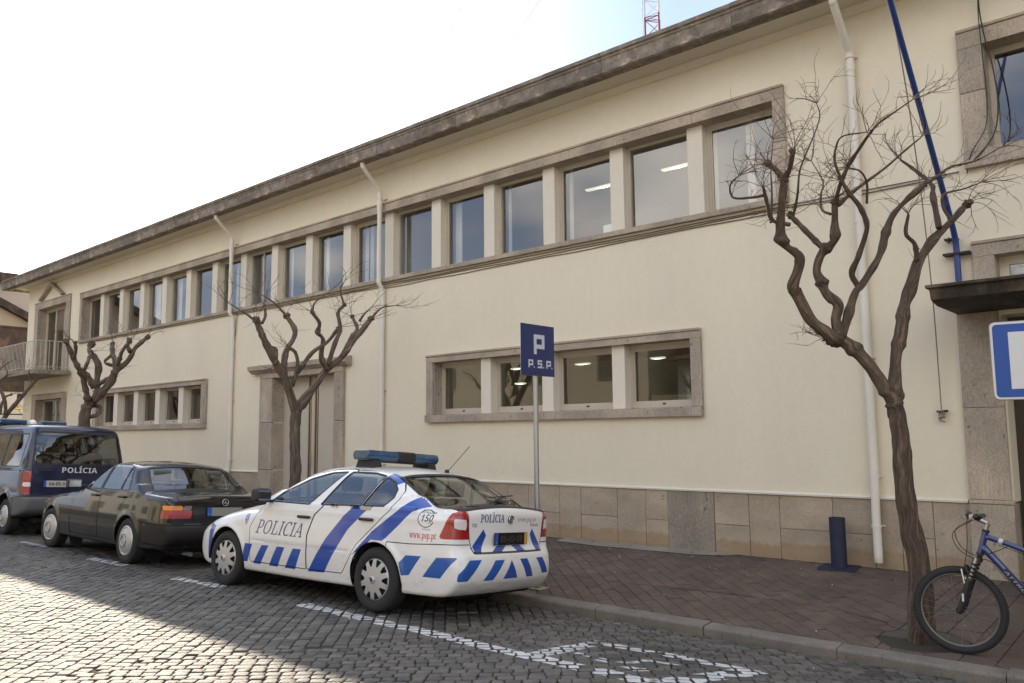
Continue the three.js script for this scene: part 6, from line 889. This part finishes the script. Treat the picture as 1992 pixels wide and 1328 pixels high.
// ---------- blue mountain bike leaning on the tree ----------
{
  const t = thing('mountain_bike', 'blue mountain bike leaning against the tree by the kerb', 'bicycle', [-1.765, walkY(2.94), 2.94], 0.03);
  const bl = mat('bikeBlue', [0.02, 0.035, 0.15], 0.28, { clearcoat: 1, clearcoatRoughness: 0.08 }), blk = mat('bikeBlack', [0.02, 0.018, 0.017], 0.45), alu = mat('bikeAlu', [0.5, 0.49, 0.47], 0.3, { metalness: 0.9 }), spoke = mat('spoke', [0.25, 0.24, 0.23], 0.4, { metalness: 0.8 });
  const R = 0.335;
  const bikeWheel = (parent, x, steer, name) => { // in the xy plane, hub at (x, R)
    const w = new THREE.Group(); w.name = name; w.position.set(x, R, 0); w.rotation.y = steer; parent.add(w);
    const ty = new THREE.TorusGeometry(R - 0.029, 0.029, 14, 72), p = ty.attributes.position; for (let i = 0; i < p.count; i++) { const X = p.getX(i), Y = p.getY(i), r = Math.hypot(X, Y), a = Math.atan2(Y, X), out = (r - (R - 0.029)) / 0.029; if (out > 0.35) { const k = 1 + 0.006 * Math.sign(Math.sin(a * 95)) * out; p.setX(i, X * k); p.setY(i, Y * k); } } ty.computeVertexNormals(); mesh('tyre', ty, M.rubber, w);
    const kn = []; for (let i = 0; i < 76; i++) for (const z of [-0.012, 0.012]) { const a = (i + (z > 0 ? 0.5 : 0)) / 76 * 6.2832, g = new THREE.BoxGeometry(0.008, 0.016, 0.012); g.translate(R + 0.001 - Math.abs(z) * 0.15, 0, z); g.rotateZ(a); kn.push(g); } mesh('tread', kn, M.rubber, w);
    mesh('rim', lathZ([[R - 0.064, -0.013], [R - 0.068, 0], [R - 0.064, 0.013], [R - 0.048, 0.014], [R - 0.048, -0.014], [R - 0.064, -0.013]]), mat('rimGrey', [0.16, 0.15, 0.14], 0.4, { metalness: 0.6 }), w);
    for (let i = 0; i < 32; i++) { const a = i / 32 * 6.2832, s = i % 2 ? 1 : -1, b = a + (i % 4 < 2 ? 1.2 : -1.2); mesh('spoke', rod([0.022 * Math.cos(b), 0.022 * Math.sin(b), s * 0.03], [(R - 0.064) * Math.cos(a), (R - 0.064) * Math.sin(a), 0], 0.0013, 4), spoke, w); }
    mesh('hub', [new THREE.CylinderGeometry(0.014, 0.014, 0.1, 14).rotateX(Math.PI / 2), new THREE.CylinderGeometry(0.025, 0.025, 0.006, 18).rotateX(Math.PI / 2).translate(0, 0, 0.03), new THREE.CylinderGeometry(0.025, 0.025, 0.006, 18).rotateX(Math.PI / 2).translate(0, 0, -0.03)], blk, w); return w;
  };
  function lathZ(p) { const g = new THREE.LatheGeometry(p.map(q => new THREE.Vector2(...q)), 72); g.rotateX(Math.PI / 2); return g; }
  // the front assembly turns about the head tube; forward is -x
  const HB = [0.175, 0.81, 0], HT = [0.21, 0.945, 0], fw = -0.03;
  bikeWheel(t, 0, 0.06, 'front_wheel'); bikeWheel(t, 1.06, 0, 'rear_wheel');
  const crownP = [0.155, 0.735, 0];
  const fork = mesh('fork', [rod([0.148, 0.73, -0.062], [0.148, 0.73, 0.062], 0.026, 12), rod(crownP, HB, 0.02, 12)], blk, t);
  for (const s of [-0.055, 0.055]) { mesh('fork_lower', tube([[0.0, R - 0.02, s], [0.02, R + 0.02, s], [0.075, 0.53, s], [0.098, 0.59, s]], [0.022, 0.024, 0.025, 0.026], 12), blk, fork); mesh('stanchion', rod([0.095, 0.58, s], [0.15, 0.75, s], 0.016, 12), alu, fork); mesh('fork_boot', [0, 1, 2, 3].map(i => rod([0.100 + i * 0.01, 0.60 + i * 0.03, s], [0.106 + i * 0.01, 0.617 + i * 0.03, s], 0.023, 12)), blk, fork); }
  mesh('fork_brace', tube([[0.098, 0.6, -0.055], [0.07, 0.66, -0.04], [0.065, 0.68, 0], [0.07, 0.66, 0.04], [0.098, 0.6, 0.055]], 0.012, 8), blk, fork);
  for (const s of [-1, 1]) mesh('brake_arm', [rod([0.055, 0.545, s * 0.06], [0.035, 0.655, s * 0.045], 0.008, 8), cbox(0.035, 0.075, 0.575, 0.595, s > 0 ? 0.03 : -0.045, s > 0 ? 0.045 : -0.03, 0.003)], alu, fork);
  mesh('fork_decal', [cbox(0.035, 0.05, 0.41, 0.47, 0.0785, 0.0805, 0.0006)], mat('decalWhite', [0.6, 0.6, 0.58], 0.4), fork);
  const fr = mesh('frame', [rod([0.168, 0.785, 0], [0.214, 0.955, 0], 0.024, 16), tube([[0.205, 0.92, 0], [0.35, 0.875, 0], [0.55, 0.80, 0], [0.77, 0.71, 0]], [0.022, 0.021, 0.019, 0.017], 14), tube([[0.185, 0.84, 0], [0.28, 0.73, 0], [0.45, 0.53, 0], [0.63, 0.315, 0]], [0.028, 0.027, 0.026, 0.025], 14), rod([0.63, 0.31, 0], [0.80, 0.80, 0], 0.018, 14), ...[-1, 1].flatMap(s => [tube([[0.63, 0.31, s * 0.025], [0.75, 0.315, s * 0.06], [1.06, R, s * 0.068]], 0.011, 10), tube([[0.775, 0.73, s * 0.018], [0.86, 0.62, s * 0.055], [1.06, R, s * 0.068]], 0.009, 10)]), rod([0.63, 0.31, -0.04], [0.63, 0.31, 0.04], 0.023, 16)], bl, t);
  mesh('headset', [rod([0.165, 0.775, 0], [0.168, 0.788, 0], 0.029, 16), rod([0.2135, 0.953, 0], [0.218, 0.97, 0], 0.028, 16)], blk, t);
  const st = mesh('stem', [rod([0.214, 0.955, 0], [0.232, 1.02, 0], 0.016, 12), rod([0.232, 1.02, 0], [0.13, 1.065, 0], 0.017, 12), new THREE.CylinderGeometry(0.023, 0.023, 0.045, 14).rotateX(Math.PI / 2).translate(0.128, 1.066, 0)], alu, t);
  const bt = 0.35, rb = (x, y, z) => { const dx = x - 0.128, c = Math.cos(bt), s = Math.sin(bt); return [0.128 + dx * c + z * s, y, -dx * s + z * c]; }; // bars turned a little
  mesh('handlebar', tube([rb(0.15, 1.085, -0.30), rb(0.14, 1.075, -0.17), rb(0.128, 1.066, -0.06), rb(0.128, 1.066, 0.06), rb(0.14, 1.075, 0.17), rb(0.15, 1.085, 0.30)], 0.012, 12, 40), alu, st);
  for (const s of [-1, 1]) { mesh('grip', rod(rb(0.143, 1.08, s * 0.19), rb(0.151, 1.087, s * 0.315), 0.018, 12), blk, st); mesh('shifter', [new THREE.SphereGeometry(0.034, 14, 10).scale(1, 0.8, 1).translate(...rb(0.135, 1.07, s * 0.155))], blk, st); mesh('brake_lever', tube([rb(0.12, 1.06, s * 0.14), rb(0.085, 1.05, s * 0.16), rb(0.075, 1.05, s * 0.22), rb(0.09, 1.055, s * 0.27)], 0.006, 8), alu, st); }
  for (const [i, P] of [[rb(0.11, 1.05, 0.14), [0.0, 0.93, 0.1], [0.02, 0.82, 0.06], [0.12, 0.75, 0.05], [0.22, 0.74, 0.04], [0.3, 0.69, 0.03]], [rb(0.11, 1.05, 0.12), [0.02, 0.96, 0.1], [0.05, 0.83, 0.07], [0.14, 0.77, 0.04], [0.26, 0.80, 0.03], [0.36, 0.85, 0.025]], [rb(0.11, 1.05, -0.12), [0.08, 1.0, -0.02], [0.085, 0.85, 0.03], [0.06, 0.70, 0.03], [0.05, 0.66, 0.04]]].entries()) mesh('cable', tube(P, 0.0032, 6, 40), blk, st);
  mesh('cable_run', [tube([[0.26, 0.70, 0.02], [0.45, 0.49, 0.02], [0.62, 0.29, 0.02]], 0.003, 5), tube([[0.3, 0.86, 0.018], [0.5, 0.79, 0.018], [0.7, 0.71, 0.018]], 0.003, 5)], blk, fr);
  mesh('white_flash', tube([[0.30, 0.891, 0], [0.33, 0.881, 0]], 0.0222, 14, 4), M.decalWhite, fr);
  const dl = canvasTex(512, 64, (g, w, h) => { g.fillStyle = '#10162f'; g.fillRect(0, 0, w, h); g.fillStyle = '#8b8e99'; g.font = 'italic bold 54px sans-serif'; g.save(); g.translate(10, 50); g.scale(490 / g.measureText('ATTRCTII').width, 1); g.fillText('ATTRCTII', 0, 0); g.restore(); });
  const dg = new THREE.PlaneGeometry(0.30, 0.036); dg.rotateZ(-0.875); dg.translate(0.425, 0.56, 0.0272); mesh('frame_lettering', dg, face(1, 1, dl, 0.35), fr);
  mesh('seat_post', rod([0.78, 0.74, 0], [0.835, 0.90, 0], 0.014, 12), alu, t); const sd = rbox(0.27, 0.06, 0.14, 0.03, 0.86, 0.925, 0); mesh('saddle', sd, blk, t);
  const cr = mesh('crankset', [new THREE.TorusGeometry(0.075, 0.006, 6, 40).translate(0.63, 0.31, 0.05), rod([0.63, 0.31, 0.05], [0.70, 0.155, 0.06], 0.010, 8), rod([0.63, 0.31, -0.05], [0.56, 0.465, -0.06], 0.010, 8), ...[0, 1, 2, 3, 4].map(i => rod([0.63, 0.31, 0.05], [0.63 + 0.075 * Math.cos(i * 1.2566), 0.31 + 0.075 * Math.sin(i * 1.2566), 0.05], 0.006, 6))], blk, t); for (const [x, y, s] of [[0.70, 0.155, 1], [0.56, 0.465, -1]]) mesh('pedal', rbox(0.09, 0.02, 0.07, 0.008, x, y, s * 0.1), blk, cr);
  mesh('chain', tube([[0.63, 0.385, 0.05], [1.06, 0.375, 0.05], [1.10, 0.335, 0.05], [1.06, 0.295, 0.05], [0.63, 0.235, 0.05], [0.56, 0.31, 0.05]], 0.004, 5, 60, true), spoke, cr);
  t.rotation.order = 'YXZ'; t.rotation.x = -0.06; // leans back on the trunk
}
// ---------- small litter ----------
{
  const l = setting('litter', 'dry leaf scraps and grit lying on the street', 'litter'); l.userData.kind = 'stuff';
  mat('leafLitter', [0.22, 0.13, 0.06], 0.9, { side: THREE.DoubleSide }); mat('grit', [0.5, 0.48, 0.44], 0.9); const lf = [], gr = [];
  for (let i = 0; i < 90; i++) { const onWalk = rnd() < 0.6, x = rr(-12, -1), z = onWalk ? (rnd() < 0.5 ? rr(0.05, 0.5) : rr(0.1, 3.1)) : KERB + Math.pow(rnd(), 3) * 3 + 0.03, y = onWalk ? walkY(z) + 0.006 : roadY(z) + 0.006, e = rr(0.008, 0.026), a = rnd() * 6.28, c = Math.cos(a) * e, s = Math.sin(a) * e; lf.push([[x + c, y, z + s], [x - s * 0.5, y + rr(0, 0.012), z + c * 0.5], [x - c, y + rr(0, 0.006), z - s], [x + s * 0.5, y + rr(0, 0.012), z - c * 0.5]]); }
  for (let i = 0; i < 50; i++) { const x = rr(-11, -1), z = rnd() < 0.6 ? rr(0.1, 3) : KERB + rnd() * 2.5, y = z < KERB ? walkY(z) : roadY(z); gr.push(new THREE.IcosahedronGeometry(rr(0.004, 0.009), 0).translate(x, y + 0.006, z)); }
  mesh('leaf_scraps', quads(lf), M.leafLitter, l).userData.kind = 'stuff'; mesh('grit', gr, M.grit, l).userData.kind = 'stuff';
}
renderer.render(scene, camera);
